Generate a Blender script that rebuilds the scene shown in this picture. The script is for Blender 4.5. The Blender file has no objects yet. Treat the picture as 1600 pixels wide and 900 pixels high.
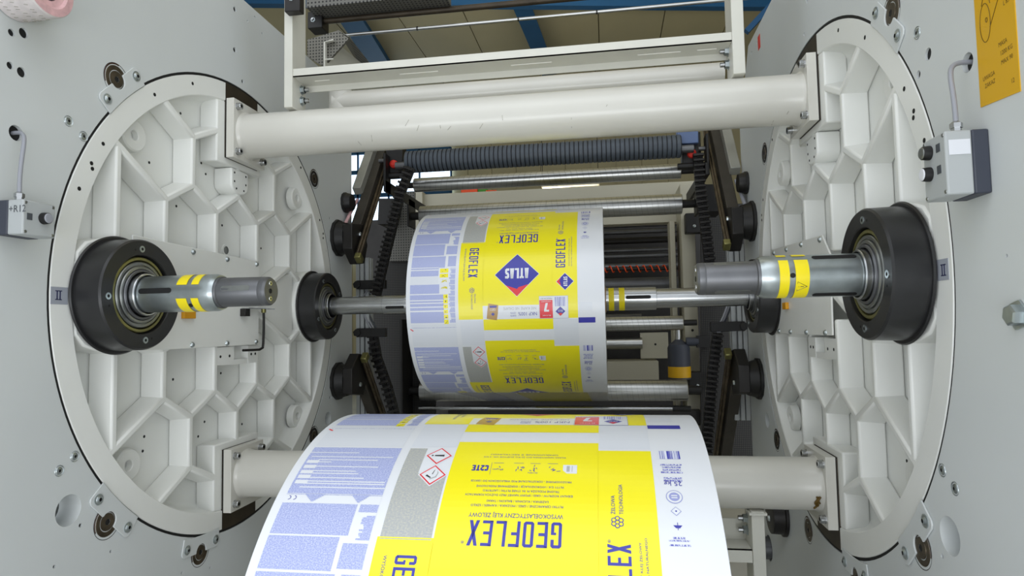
import bpy, bmesh, math, random
from mathutils import Vector, Matrix
random.seed(7)
PI = math.pi
sc = bpy.context.scene
col = sc.collection

# ------------------------------------------------------------------ camera
FPX = 985.1
RIGHT = Vector((0.98843366, 0.15053231, -0.01840972))
UP = Vector((0.02697925, -0.05508543, 0.99811709))
FWD = Vector((-0.14923476, 0.98706921, 0.05850954))
CAM = Vector((0.3144, -2.0037, -0.0949))
cd = bpy.data.cameras.new('camera'); cam = bpy.data.objects.new('camera', cd); col.objects.link(cam)
cd.sensor_width = 36.0; cd.lens = FPX/1600*36.0; cd.clip_start = .02; cd.clip_end = 100
cam.matrix_world = Matrix(((RIGHT.x, UP.x, -FWD.x, CAM.x), (RIGHT.y, UP.y, -FWD.y, CAM.y), (RIGHT.z, UP.z, -FWD.z, CAM.z), (0, 0, 0, 1)))
sc.camera = cam

def at(px, py, y=None, x=None, z=None):
    """point of the place seen at photo pixel (px,py) on a plane of constant y, x or z"""
    d = RIGHT*((px-800)/FPX) + UP*((450-py)/FPX) + FWD
    if y is not None: t = (y-CAM.y)/d.y
    elif x is not None: t = (x-CAM.x)/d.x
    else: t = (z-CAM.z)/d.z
    return CAM + d*t

# ------------------------------------------------------------------ light
w = bpy.data.worlds.new('world'); sc.world = w; w.use_nodes = True
w.node_tree.nodes['Background'].inputs[0].default_value = (.90, .95, 1.0, 1)
w.node_tree.nodes['Background'].inputs[1].default_value = 1.30

def area(name, loc, target, sx, sy, power, colr=(1, 1, 1)):
    l = bpy.data.lights.new(name, 'AREA'); l.shape = 'RECTANGLE'; l.size = sx; l.size_y = sy; l.energy = power; l.color = colr
    o = bpy.data.objects.new(name, l); col.objects.link(o); o.location = loc
    o.rotation_euler = (Vector(target)-Vector(loc)).to_track_quat('-Z', 'Y').to_euler()
    return o
area('hall_lamp_row_front', (0.2, -2.6, 3.2), (0, -.5, -.6), 5.0, 1.6, 26, (.96, .98, 1))
area('hall_lamp_row_middle', (0.3, .3, 4.3), (0.1, .1, 0), 4.0, .5, 8, (1, .96, .86))
area('low_front_fill', (0.2, -4.6, -1.0), (0, 0, -.35), 6.5, 1.2, 110, (.94, .97, 1))  # added low fill in place of light bounced off the floor
area('ceiling_uplight_fill', (0.0, 4.5, 3.2), (0, 5.0, 4.6), 4.0, .5, 45, (1, .96, .86))  # added fill pointing up, only brightens the ceiling
sc.view_settings.view_transform = 'Standard'
try: sc.view_settings.look = 'None'
except Exception: pass
sc.view_settings.gamma = 1; sc.view_settings.use_curve_mapping = False
sc.view_settings.exposure = -0.08

# ------------------------------------------------------------------ materials
def srgb(c):
    return tuple(((v/255)/12.92 if v/255 <= .04045 else ((v/255+.055)/1.055)**2.4) for v in c)
MATS = {}
def mat(name, rgb, rough=.5, metal=0., noise=.06, scale=6, bump=0., bscale=40, coat=0., emit=None, aniso=None):
    m = bpy.data.materials.new(name); m.use_nodes = True; nt = m.node_tree; b = nt.nodes['Principled BSDF']
    c = srgb(rgb)
    b.inputs['Roughness'].default_value = rough; b.inputs['Metallic'].default_value = metal
    if coat: b.inputs['Coat Weight'].default_value = coat; b.inputs['Coat Roughness'].default_value = .15
    tc = nt.nodes.new('ShaderNodeTexCoord')
    if noise:
        n = nt.nodes.new('ShaderNodeTexNoise'); n.inputs['Scale'].default_value = scale; n.inputs['Detail'].default_value = 5
        r = nt.nodes.new('ShaderNodeValToRGB'); r.color_ramp.elements[0].position = .3; r.color_ramp.elements[1].position = .7
        r.color_ramp.elements[0].color = (*[v*(1-noise) for v in c], 1); r.color_ramp.elements[1].color = (*[min(1, v*(1+noise)) for v in c], 1)
        nt.links.new(tc.outputs['Object'], n.inputs['Vector']); nt.links.new(n.outputs['Fac'], r.inputs['Fac']); nt.links.new(r.outputs['Color'], b.inputs['Base Color'])
    else: b.inputs['Base Color'].default_value = (*c, 1)
    if bump:
        n2 = nt.nodes.new('ShaderNodeTexNoise'); n2.inputs['Scale'].default_value = bscale; n2.inputs['Detail'].default_value = 3
        bp = nt.nodes.new('ShaderNodeBump'); bp.inputs['Strength'].default_value = bump; bp.inputs['Distance'].default_value = .002
        nt.links.new(tc.outputs['Object'], n2.inputs['Vector']); nt.links.new(n2.outputs['Fac'], bp.inputs['Height']); nt.links.new(bp.outputs['Normal'], b.inputs['Normal'])
    if emit:
        b.inputs['Emission Color'].default_value = (*srgb(rgb), 1); b.inputs['Emission Strength'].default_value = emit
    MATS[name] = m; return m
mat('frame_paint', (206, 210, 210), .42, noise=.03, scale=2, bump=.03, bscale=60)
mat('casting_paint', (231, 232, 228), .38, noise=.03, scale=3, bump=.12, bscale=45, coat=.15)
mat('tube_paint', (206, 204, 196), .3, noise=.03, scale=5, bump=.05, bscale=30, coat=.3)
mat('beam_paint', (205, 204, 194), .4, noise=.04, scale=8)
mat('cream_paint', (172, 168, 150), .5, noise=.04, scale=3)
mat('dark_steel', (38, 36, 35), .42, .35, noise=.2, scale=14, bump=.1, bscale=90)
mat('black_steel', (22, 21, 21), .5, .1, noise=.2, scale=20)
mat('brown_steel', (62, 54, 43), .45, .5, noise=.25, scale=14)
mat('arm_brown', (64, 60, 54), .5, .3, noise=.2, scale=10)
mat('arm_grey', (150, 150, 143), .45, .3, noise=.1, scale=10)
mat('hub_black', (44, 44, 45), .34, .25, noise=.12, scale=18, bump=.06, bscale=120)
mat('black', (10, 10, 11), .7, noise=0)
mat('steel', (186, 188, 190), .26, 1., noise=.07, scale=12)
mat('chrome', (186, 187, 186), .3, 1., noise=.06, scale=9)
mat('zinc', (176, 184, 186), .3, .9, noise=.16, scale=22)
mat('tip_grey', (108, 109, 112), .42, .75, noise=.1, scale=18)
mat('olive_steel', (140, 136, 88), .35, .8, noise=.2, scale=22)
mat('bearing_grey', (140, 142, 140), .32, .85, noise=.2, scale=20)
mat('worn_steel', (96, 86, 72), .38, .8, noise=.35, scale=26)
mat('rust', (70, 42, 24), .7, .2, noise=.4, scale=40)
mat('rubber', (72, 80, 90), .5, noise=.06, scale=10)
mat('groove', (26, 30, 38), .6, noise=0)
mat('yellow_tape', (243, 222, 10), .4, noise=.02)
mat('amber', (214, 150, 10), .4, noise=.05)
mat('sign_yellow', (215, 165, 8), .45, noise=.02)
mat('sign_ink', (96, 72, 14), .5, noise=0)
mat('red', (214, 52, 40), .5, noise=0)
mat('orange', (240, 80, 20), .5, noise=0)
mat('green', (70, 140, 50), .7, noise=0)
mat('label_grey', (158, 162, 172), .45, noise=0)
mat('ink_navy', (34, 38, 78), .5, noise=0)
mat('ink_dark', (70, 74, 80), .5, noise=0)
mat('box_grey', (176, 180, 181), .45, noise=.02)
mat('box_light', (206, 208, 212), .5, noise=.02)
mat('box_label', (222, 224, 230), .5, noise=0)
mat('box_dark', (58, 62, 74), .5, noise=.03)
mat('cable_grey', (150, 152, 160), .35, noise=0)
mat('blue_beam', (18, 78, 122), .5, noise=.08, scale=2)
mat('hall_cream', (178, 170, 138), .7, noise=.05, scale=1)
mat('floor_grey', (205, 204, 198), .5, noise=.12, scale=2)
mat('lamp_glow', (255, 240, 205), .5, noise=0, emit=6)
mat('window_glow', (205, 226, 245), .5, noise=0, emit=2.6)
mat('blue_box', (92, 112, 152), .4, noise=.05)
mat('pink', (212, 170, 172), .5, noise=.15, scale=60)
mat('tape_white', (214, 206, 205), .4, noise=.08, scale=80)
mat('scratch', (150, 146, 134), .6, noise=0)
# printed film inks
def ink(name, rgb, noise=.0): return mat(name, rgb, .33, noise=noise, scale=30, coat=.25)
ink('film_white', (222, 225, 231)); ink('film_tint', (216, 220, 228)); ink('ink_yellow', (242, 230, 14)); ink('ink_blue', (44, 46, 158))
ink('ink_grey', (172, 175, 177)); ink('ink_red', (224, 46, 58)); ink('ink_black', (40, 40, 48)); ink('ink_brown', (178, 140, 78)); ink('ink_lilac', (150, 156, 206))
ink('core_brown', (150, 116, 78), .15); ink('paper_edge', (226, 226, 228), .03); ink('ink_olive', (206, 196, 30))
def speckle(name, ca, cb, sx, sv, lo, hi):
    """rows of very small print: noise stretched along the reading direction, in the film's own metres (UV)"""
    m = bpy.data.materials.new(name); m.use_nodes = True; nt = m.node_tree; b = nt.nodes['Principled BSDF']
    b.inputs['Roughness'].default_value = .35
    uv = nt.nodes.new('ShaderNodeUVMap'); mp = nt.nodes.new('ShaderNodeMapping'); mp.inputs['Scale'].default_value = (sx, sv, 1)
    n = nt.nodes.new('ShaderNodeTexNoise'); n.inputs['Scale'].default_value = 1; n.inputs['Detail'].default_value = 2
    r = nt.nodes.new('ShaderNodeValToRGB'); r.color_ramp.elements[0].position = lo; r.color_ramp.elements[1].position = hi
    r.color_ramp.elements[0].color = (*srgb(ca), 1); r.color_ramp.elements[1].color = (*srgb(cb), 1)
    nt.links.new(uv.outputs['UV'], mp.inputs['Vector']); nt.links.new(mp.outputs[0], n.inputs['Vector'])
    nt.links.new(n.outputs['Fac'], r.inputs['Fac']); nt.links.new(r.outputs['Color'], b.inputs['Base Color']); MATS[name] = m
speckle('ink_smalltext', (152, 161, 210), (196, 203, 230), 420, 620, .42, .68)
speckle('ink_greytext', (166, 169, 172), (188, 188, 176), 300, 400, .4, .7)
speckle('ink_bars', (60, 64, 170), (226, 230, 244), 700, 3, .46, .52)
speckle('ink_tinytext', (90, 94, 180), (226, 230, 244), 600, 260, .45, .6)
def perforated(name, base, hole, scale, size):
    m = bpy.data.materials.new(name); m.use_nodes = True; nt = m.node_tree; b = nt.nodes['Principled BSDF']
    b.inputs['Roughness'].default_value = .5; b.inputs['Metallic'].default_value = .3
    tc = nt.nodes.new('ShaderNodeTexCoord'); mp = nt.nodes.new('ShaderNodeMapping'); mp.inputs['Rotation'].default_value = (0, 0, .0)
    v = nt.nodes.new('ShaderNodeTexVoronoi'); v.inputs['Scale'].default_value = scale; v.inputs['Randomness'].default_value = 0
    r = nt.nodes.new('ShaderNodeValToRGB'); r.color_ramp.elements[0].position = size; r.color_ramp.elements[1].position = size+.03
    r.color_ramp.elements[0].color = (*srgb(hole), 1); r.color_ramp.elements[1].color = (*srgb(base), 1)
    v.voronoi_dimensions = '2D'; sx = nt.nodes.new('ShaderNodeSeparateXYZ'); cx = nt.nodes.new('ShaderNodeCombineXYZ'); ad = nt.nodes.new('ShaderNodeMath'); ad.operation = 'ADD'; nt.links.new(tc.outputs['Object'], sx.inputs[0]); nt.links.new(sx.outputs['Y'], ad.inputs[0]); nt.links.new(sx.outputs['Z'], ad.inputs[1]); nt.links.new(sx.outputs['X'], cx.inputs['X']); nt.links.new(ad.outputs[0], cx.inputs['Y'])
    nt.links.new(cx.outputs[0], v.inputs['Vector']); nt.links.new(v.outputs['Distance'], r.inputs['Fac'])
    nt.links.new(r.outputs['Color'], b.inputs['Base Color']); MATS[name] = m
perforated('perforated_black', (20, 20, 21), (62, 60, 56), 95, .3)
perforated('perforated_grey', (104, 103, 98), (30, 30, 30), 62, .24)
perforated('tray_grey', (112, 110, 102), (44, 42, 38), 80, .26)
def wall_panels():
    m = MATS['hall_cream']; nt = m.node_tree; b = nt.nodes['Principled BSDF']
wall_panels()

# ------------------------------------------------------------------ mesh builder
class B:
    def __init__(s): s.bm = bmesh.new(); s.mats = []; s.cur = 0; s.uv = None
    def m(s, name):
        if name not in s.mats: s.mats.append(name)
        s.cur = s.mats.index(name); return s
    def face(s, vs):
        try:
            f = s.bm.faces.new(vs); f.material_index = s.cur; return f
        except ValueError: return None
    def hexa(s, P):   # 8 points: bottom 4, top 4
        v = [s.bm.verts.new(p) for p in P]
        for q in ((3, 2, 1, 0), (4, 5, 6, 7), (0, 1, 5, 4), (1, 2, 6, 5), (2, 3, 7, 6), (3, 0, 4, 7)): s.face([v[i] for i in q])
        return s
    def box(s, c, d, R=None):
        c = Vector(c); P = []
        for sz in (-1, 1):
            for sx, sy in ((-1, -1), (1, -1), (1, 1), (-1, 1)):
                p = Vector((sx*d[0]/2, sy*d[1]/2, sz*d[2]/2)); P.append(c + (R @ p if R else p))
        return s.hexa(P)
    def bb(s, x0, x1, y0, y1, z0, z1): return s.box(((x0+x1)/2, (y0+y1)/2, (z0+z1)/2), (abs(x1-x0), abs(y1-y0), abs(z1-z0)))
    def lathe(s, p0, axis, prof, n=48, close=False, mats=None, a0=0, a1=2*PI):
        """profile of (distance along axis, radius)"""
        p0 = Vector(p0); ax = Vector(axis).normalized(); u = ax.orthogonal().normalized(); v = ax.cross(u)
        full = abs(a1-a0-2*PI) < 1e-6; N = n if full else n+1; rings = []
        for (h, r) in prof:
            if r < 1e-6: rings.append([s.bm.verts.new(p0+ax*h)]); continue
            rings.append([s.bm.verts.new(p0+ax*h+(u*math.cos(a0+(a1-a0)*i/n)+v*math.sin(a0+(a1-a0)*i/n))*r) for i in range(N)])
        pairs = list(zip(rings[:-1], rings[1:]))
        if close: pairs.append((rings[-1], rings[0]))
        for k, (A, C) in enumerate(pairs):
            if mats: s.m(mats[k])
            for i in range(n):
                j = (i+1) % N
                if len(A) == 1 and len(C) == 1: continue
                if len(A) == 1: s.face([A[0], C[j], C[i]])
                elif len(C) == 1: s.face([A[i], A[j], C[0]])
                else: s.face([A[i], A[j], C[j], C[i]])
        return s
    def cyl(s, p0, p1, r, n=24, r2=None):
        p0 = Vector(p0); p1 = Vector(p1); L = (p1-p0).length
        return s.lathe(p0, p1-p0, [(0, 0), (0, r), (L, r if r2 is None else r2), (L, 0)], n)
    def tube(s, pts, r, n=10):
        pts = [Vector(p) for p in pts]; rings = []; up = None
        for i, p in enumerate(pts):
            t = (pts[min(i+1, len(pts)-1)]-pts[max(i-1, 0)]).normalized()
            if up is None: up = t.orthogonal().normalized()
            u = (up - t*up.dot(t)).normalized(); up = u; v = t.cross(u)
            rings.append([s.bm.verts.new(p+(u*math.cos(2*PI*k/n)+v*math.sin(2*PI*k/n))*r) for k in range(n)])
        for A, C in zip(rings[:-1], rings[1:]):
            for k in range(n): s.face([A[k], A[(k+1) % n], C[(k+1) % n], C[k]])
        s.face(rings[0][::-1]); s.face(rings[-1]); return s
    def prism(s, poly, f, h0, h1, draft=0., top=True):
        """poly in (a,b); f(h,a,b) -> world"""
        n = len(poly); A = [s.bm.verts.new(f(h0, a, b)) for a, b in poly]; C = [s.bm.verts.new(f(h1, a, b)) for a, b in poly]
        for i in range(n): s.face([A[i], A[(i+1) % n], C[(i+1) % n], C[i]])
        s.face(A[::-1]); s.face(C); return s
    def plate(s, outer, holes, f, h0, h1):
        """plate with holes: triangle filled front, walls and back"""
        def loops(h):
            es = []; ls = []
            for L in [outer]+holes:
                vs = [s.bm.verts.new(f(h, a, b)) for a, b in L]; ls.append(vs)
                for i in range(len(vs)): es.append(s.bm.edges.new((vs[i], vs[(i+1) % len(vs)])))
            g = bmesh.ops.triangle_fill(s.bm, use_beauty=True, edges=es)
            for q in g['geom']:
                if isinstance(q, bmesh.types.BMFace): q.material_index = s.cur
            return ls
        A = loops(h0); C = loops(h1)
        for la, lc in zip(A, C):
            for i in range(len(la)): s.face([la[i], la[(i+1) % len(la)], lc[(i+1) % len(lc)], lc[i]])
        return s
    def build(s, name, parent=None, bevel=0, seg=2, smooth=True, recalc=True):
        if recalc: bmesh.ops.recalc_face_normals(s.bm, faces=s.bm.faces)
        me = bpy.data.meshes.new(name); s.bm.to_mesh(me); s.bm.free()
        for n in s.mats: me.materials.append(MATS[n])
        o = bpy.data.objects.new(name, me); col.objects.link(o)
        if parent: o.parent = parent; o.matrix_parent_inverse = Matrix.Translation(parent.location).inverted()
        if smooth:
            me.shade_smooth()
            try: me.set_sharp_from_angle(angle=math.radians(32))
            except Exception: pass
        if bevel:
            md = o.modifiers.new('bevel', 'BEVEL'); md.width = bevel; md.segments = seg; md.limit_method = 'ANGLE'; md.angle_limit = math.radians(35); md.harden_normals = False
        return o
def NB(name): return B().m(name)
def tag(o, label=None, cat=None, group=None, kind=None):
    if label: o['label'] = label
    if cat: o['category'] = cat
    if group: o['group'] = group
    if kind: o['kind'] = kind
    return o
def thing(name, loc, label, cat, group=None):
    o = bpy.data.objects.new(name, None); col.objects.link(o); o.location = loc; o.empty_display_size = .05
    return tag(o, label, cat, group)
def copy_tree(o, parent=None, dx=Vector((0, 0, 0))):
    c = o.copy(); col.objects.link(c)
    if parent: c.parent = parent; c.matrix_parent_inverse = o.matrix_parent_inverse.copy()
    for ch in list(o.children): copy_tree(ch, c)
    return c
def circ(a, b, r, n=32, a0=0): return [(a+r*math.cos(a0+2*PI*i/n), b+r*math.sin(a0+2*PI*i/n)) for i in range(n)]
W = .94
def side(s):
    """local (h inward from the wall plane, a back, b up) -> world, s=-1 left wall, +1 right wall"""
    return lambda h, a, b: Vector((s*(W-h), a, b))

# block letters -------------------------------------------------------------
def R_(x0, y0, x1, y1): return [(x0, y0), (x1, y0), (x1, y1), (x0, y1)]
def letter(ch, w, t):
    q = t*.62
    L = {
     'G': [R_(0, q, t, 1-q), R_(q, 0, w-q, t), R_(q, 1-t, w-q, 1), R_(w-t, q, w, .5), R_(w-t, .68, w, 1-q), R_(w*.52, .5-t*.8, w, .5), [(0, q), (q, 0), (t, t), (t, t+q)], [(w, q), (w-q, 0), (w-t, t)], [(0, 1-q), (q, 1), (t, 1-t)], [(w, 1-q), (w-q, 1), (w-t, 1-t)]],
     'E': [R_(0, 0, t, 1), R_(0, 0, w, t), R_(0, 1-t, w, 1), R_(0, .5-t/2, w*.85, .5+t/2)],
     'O': [R_(0, q, t, 1-q), R_(w-t, q, w, 1-q), R_(q, 0, w-q, t), R_(q, 1-t, w-q, 1), [(0, q), (q, 0), (t, t)], [(w, q), (w-q, 0), (w-t, t)], [(0, 1-q), (q, 1), (t, 1-t)], [(w, 1-q), (w-q, 1), (w-t, 1-t)]],
     'F': [R_(0, 0, t, 1), R_(0, 1-t, w, 1), R_(0, .5-t/2, w*.8, .5+t/2)],
     'L': [R_(0, 0, t, 1), R_(0, 0, w, t)],
     'X': [[(0, 0), (t*1.1, 0), (w, 1), (w-t*1.1, 1)], [(w-t*1.1, 0), (w, 0), (t*1.1, 1), (0, 1)]],
     'A': [[(0, 0), (t, 0), (w/2+t*.3, 1), (w/2-t*.6, 1)], [(w-t, 0), (w, 0), (w/2+t*.6, 1), (w/2-t*.3, 1)], R_(w*.2, .2, w*.8, .2+t*.8)],
     'T': [R_(0, 1-t, w, 1), R_(w/2-t/2, 0, w/2+t/2, 1)],
     'S': [R_(0, 0, w-q, t), R_(q, 1-t, w, 1), R_(q*.5, .5-t/2, w-q*.5, .5+t/2), R_(0, .5+t*.2, t, 1-q), R_(w-t, q, w, .5-t*.2), [(0, 1-q), (q, 1), (t, 1-t)], [(w, q), (w-q, 0), (w-t, t)], R_(0, 0, t, .24), R_(w-t, .76, w, 1)],
     '1': [R_(w/2-t/2, 0, w/2+t/2, 1), [(w/2-t/2, 1), (w/2-t/2, 1-t*1.2), (w*.1, .8), (w*.1, .9)]],
     'I': [R_(0, 0, t, 1)],
     '7': [R_(0, 1-t, w, 1), [(w*.2, 0), (w*.2+t*1.2, 0), (w, 1-t), (w-t*1.2, 1-t)]],
     '2': [R_(0, 0, w, t), R_(0, 1-t, w-q, 1), R_(0, .7, t, 1), R_(w-t, .55, w, 1-q), [(0, t), (t*1.2, t), (w, .55), (w-t, .55)]],
     'C': [R_(0, q, t, 1-q), R_(q, 0, w, t), R_(q, 1-t, w, 1), R_(w-t, 0, w, .3), R_(w-t, .7, w, 1), [(0, q), (q, 0), (t, t)], [(0, 1-q), (q, 1), (t, 1-t)]],
    }
    return L[ch]
def block_text(txt, h, total, t=.17, gap=.28):
    n = len(txt); w = total/h/(n+(n-1)*gap); out = []; x = 0
    for ch in txt:
        for poly in letter(ch, w, t): out.append([((x+a)*h, b*h) for a, b in poly])
        x += w*(1+gap)
    return out
FONTC = {}
def font_text(txt):
    """unit-height polygons of the built-in font"""
    if txt in FONTC: return FONTC[txt]
    if 'Ż' in txt:      # Z with its dot drawn above
        base, wd = font_text(txt.replace('Ż', 'Z')); polys = list(base)
        for i, ch in enumerate(txt):
            if ch == 'Ż':
                pre = font_text(txt[:i].replace('Ż', 'Z')+'Z')[1]
                polys.append([(pre-.36, .76), (pre-.26, .76), (pre-.26, .86), (pre-.36, .86)])
        FONTC[txt] = (polys, wd); return FONTC[txt]
    cu = bpy.data.curves.new('t', 'FONT'); cu.body = txt; cu.size = 1.0; cu.resolution_u = 2
    o = bpy.data.objects.new('t', cu); col.objects.link(o)
    dg = bpy.context.evaluated_depsgraph_get(); me = o.evaluated_get(dg).to_mesh()
    vs = [v.co.copy() for v in me.vertices]; polys = [[(vs[i].x, vs[i].y) for i in p.vertices] for p in me.polygons]
    o.evaluated_get(dg).to_mesh_clear(); bpy.data.objects.remove(o); bpy.data.curves.remove(cu)
    xs = [p[0] for q in polys for p in q]; x0 = min(xs); wd = max(xs)-x0
    FONTC[txt] = ([[((a-x0), b) for a, b in q] for q in polys], wd); return FONTC[txt]
def place(polys, u0, v0, ang, fx=1., fy=1.):
    c, s_ = math.cos(ang), math.sin(ang)
    return [[(u0+c*a*fx-s_*b*fy, v0+s_*a*fx+c*b*fy) for a, b in q] for q in polys]

# ================================================================== THE HALL (setting)
def struct(b, name): o = b.build(name); o['kind'] = 'structure'; return o
struct(NB('floor_grey').bb(-9, 9, -4, 13, -1.75, -1.70), 'floor')
c_ = NB('hall_cream'); c_.bb(-6.7, 6.1, -1.2, 13, 4.66, 4.72)
for i in range(13): c_.bb(-6.7+i*1.0, -6.7+i*1.0+.985, -1.2, 13, 4.6, 4.665)
struct(c_, 'ceiling')
c_ = NB('hall_cream'); c_.bb(-9, 9, 13.04, 13.1, -1.7, 4.6)
for i in range(30):
    x = -9+i*.6; c_.bb(x+.006, x+.594, 13, 13.05, -1.7, 4.6)
struct(c_, 'wall_back')
struct(NB('hall_cream').bb(-6.75, -6.65, -.3, 13.1, -1.7, 4.72), 'wall_left')
struct(NB('hall_cream').bb(6.05, 6.15, -.3, 13.1, -1.7, 4.72), 'wall_right')
# windows of the hall wall far behind the left gap
wn = NB('window_glow'); wn.bb(-6.6, -3.4, 12.93, 12.96, 1.6, 4.3); wo = wn.m('blue_beam')
for k in range(5): wn.bb(-6.6+k*.8-.02, -6.6+k*.8+.02, 12.88, 12.93, 1.6, 4.3)
for z in (1.6, 2.3, 3.2, 3.8, 4.3): wn.bb(-6.6, -3.4, 12.88, 12.93, z-.05, z+.05)
struct(wn, 'window_1')

# roof beams
rb = thing('roof_beam', (0, 6, 4.5), 'dark blue steel rafter crossing the cream roof, the wide one left of the silver rod', 'roof beam', 'blue roof beams')
def bar_between(b, p, q, wd, ht):
    p = Vector(p); q = Vector(q); d = (q-p); L = d.length; R = d.to_track_quat('Y', 'Z').to_matrix(); b.box((p+q)/2, (wd, L, ht), R)
bb_ = NB('blue_beam'); p1 = at(548, 15, z=4.5); p2 = at(612, 118, z=4.42)
bar_between(bb_, p1, p2, .10, .30); bb_.build('web', rb)
bb_ = NB('blue_beam'); bar_between(bb_, p1-Vector((0, 0, .15)), p2-Vector((0, 0, .15)), .34, .02); bb_.build('flange', rb)
rb = thing('roof_beam', (2, 6, 4.5), 'narrow dark blue rafter above the middle of the white channel beam', 'roof beam', 'blue roof beams')
p1 = at(815, -5, z=4.5); p2 = at(858, 105, z=4.42)
bb_ = NB('blue_beam'); bar_between(bb_, p1, p2, .08, .25); bb_.build('web', rb)
bb_ = NB('blue_beam'); bar_between(bb_, p1-Vector((0, 0, .13)), p2-Vector((0, 0, .13)), .26, .02); bb_.build('flange', rb)
rb = thing('roof_beam', (2, 3, 4.5), 'blue horizontal purlin running across the top edge of the picture', 'roof beam', 'blue roof beams')
p1 = at(360, 2, z=4.3); p2 = at(1260, 8, z=4.3)
bb_ = NB('blue_beam'); bar_between(bb_, p1, p2, .12, .12); bb_.build('web', rb)
rb = thing('roof_beam', (3, 3, 4.5), 'short blue diagonal brace beside the top of the right white post', 'roof beam', 'blue roof beams')
bb_ = NB('blue_beam'); bar_between(bb_, at(1207, 6, y=4.2), at(1166, 50, y=4.2), .06, .05); bb_.build('brace', rb)
# hall lamp seen between the rollers
lt = thing('strip_lamp', at(891, 294, y=9), 'lit fluorescent strip lamp shining between the two upper steel rollers', 'lamp')
a_, b2_ = at(848, 297, y=9), at(935, 294, y=9)
NB('lamp_glow').cyl(a_, b2_, .035, 12).build('glowing_tube', lt)
NB('beam_paint').box((a_+b2_)/2+Vector((0, 0, .075)), ((b2_-a_).length*1.04, .14, .05)).build('lamp_housing', lt)
for p in (a_, b2_): NB('dark_steel').cyl(p+Vector((0, 0, .09)), (p.x, p.y, 4.61), .006, 6).build('hanging_wire', lt)

# ================================================================== SIDE FRAMES
def frame_side(s):
    f = side(s)
    outer = [(-1.75, -1.69), (.97, -1.69), (.97, .80), (.76, 1.08), (-.2, 1.08), (-1.75, 1.08)]
    if s > 0: outer = [(-1.75, -1.69), (.99, -1.69), (.99, .79), (.76, 1.08), (-.2, 1.08), (-1.75, 1.08)]
    holes = [circ(0, 0, .7530, 128)]
    for a, b in ((-.563, .565), (.563, .558), (-.565, -.569), (.56, -.55)):
        holes.append(None)
    holes = [h for h in holes if h]
    big = [(-.681, -.507, .036), (.698, -.499, .03)]
    if s < 0:
        pts = [(-.855, .554, .008), (-.827, .566, .011), (-.856, .481, .008), (-.829, .477, .011), (-.838, .339, .017), (-.037, 1.019, .009), (-.036, .875, .009), (.013, .782, .007), (.041, 1.015, .004), (.089, 1.054, .004), (.138, 1.015, .004), (-.646, -.552, .005), (-.551, -.646, .004), (-.716, -.622, .004), (-.280, -.802+.0, .0035), (-.147, -.837, .0035), (.720, .411, .007), (.683, .256, .004), (.72, -.408, .008)]
    else:
        pts = [(-.704, .413, .012), (-.663, .389, .008), (-.020, .875, .008), (.021, .789, .006), (.611, 1.028, .006), (.709, 1.027, .008), (-.832, .343, .017), (-.905, 0, .003), (-.648, -.556, .005), (.72, .40, .006), (.69, .25, .004), (.62, -.40, .006), (.60, -.70, .006)]
    for a, b, r in big+pts: holes.append(circ(a, b, r, 20 if r < .02 else 32))
    if s > 0: holes.append(circ(.754, -1.023, .05, 32))
    b = NB('frame_paint').plate(outer, holes, f, 0, -.06)
    b.m('black').plate(circ(0, 0, .7522, 128), [circ(0, 0, .7455, 128)], f, -.002, -.05)     # black ring standing in for the shade in the gap round the disc
    for a, c, r in pts: b.prism(circ(a, c, r+.0015, 16), f, -.058, -.0045 if r < .015 else -.009)  # black plugs set in the holes to stand in for their shade
    return b
for s, nm in ((-1, 'left'), (1, 'right')):
    o = frame_side(s).build('side_frame', recalc=True)
    tag(o, 'grey-white side plate around the %s disc, %s' % (nm, 'carrying the R12 switch box' if s < 0 else 'carrying the yellow warning sign'), 'machine frame')
    NB('frame_paint').bb(s*1.18, s*1.20, -1.2, .95, -1.2, .95).build('hole_backing', o)  # added plate, keeps the bright surroundings from showing through the large holes

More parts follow.
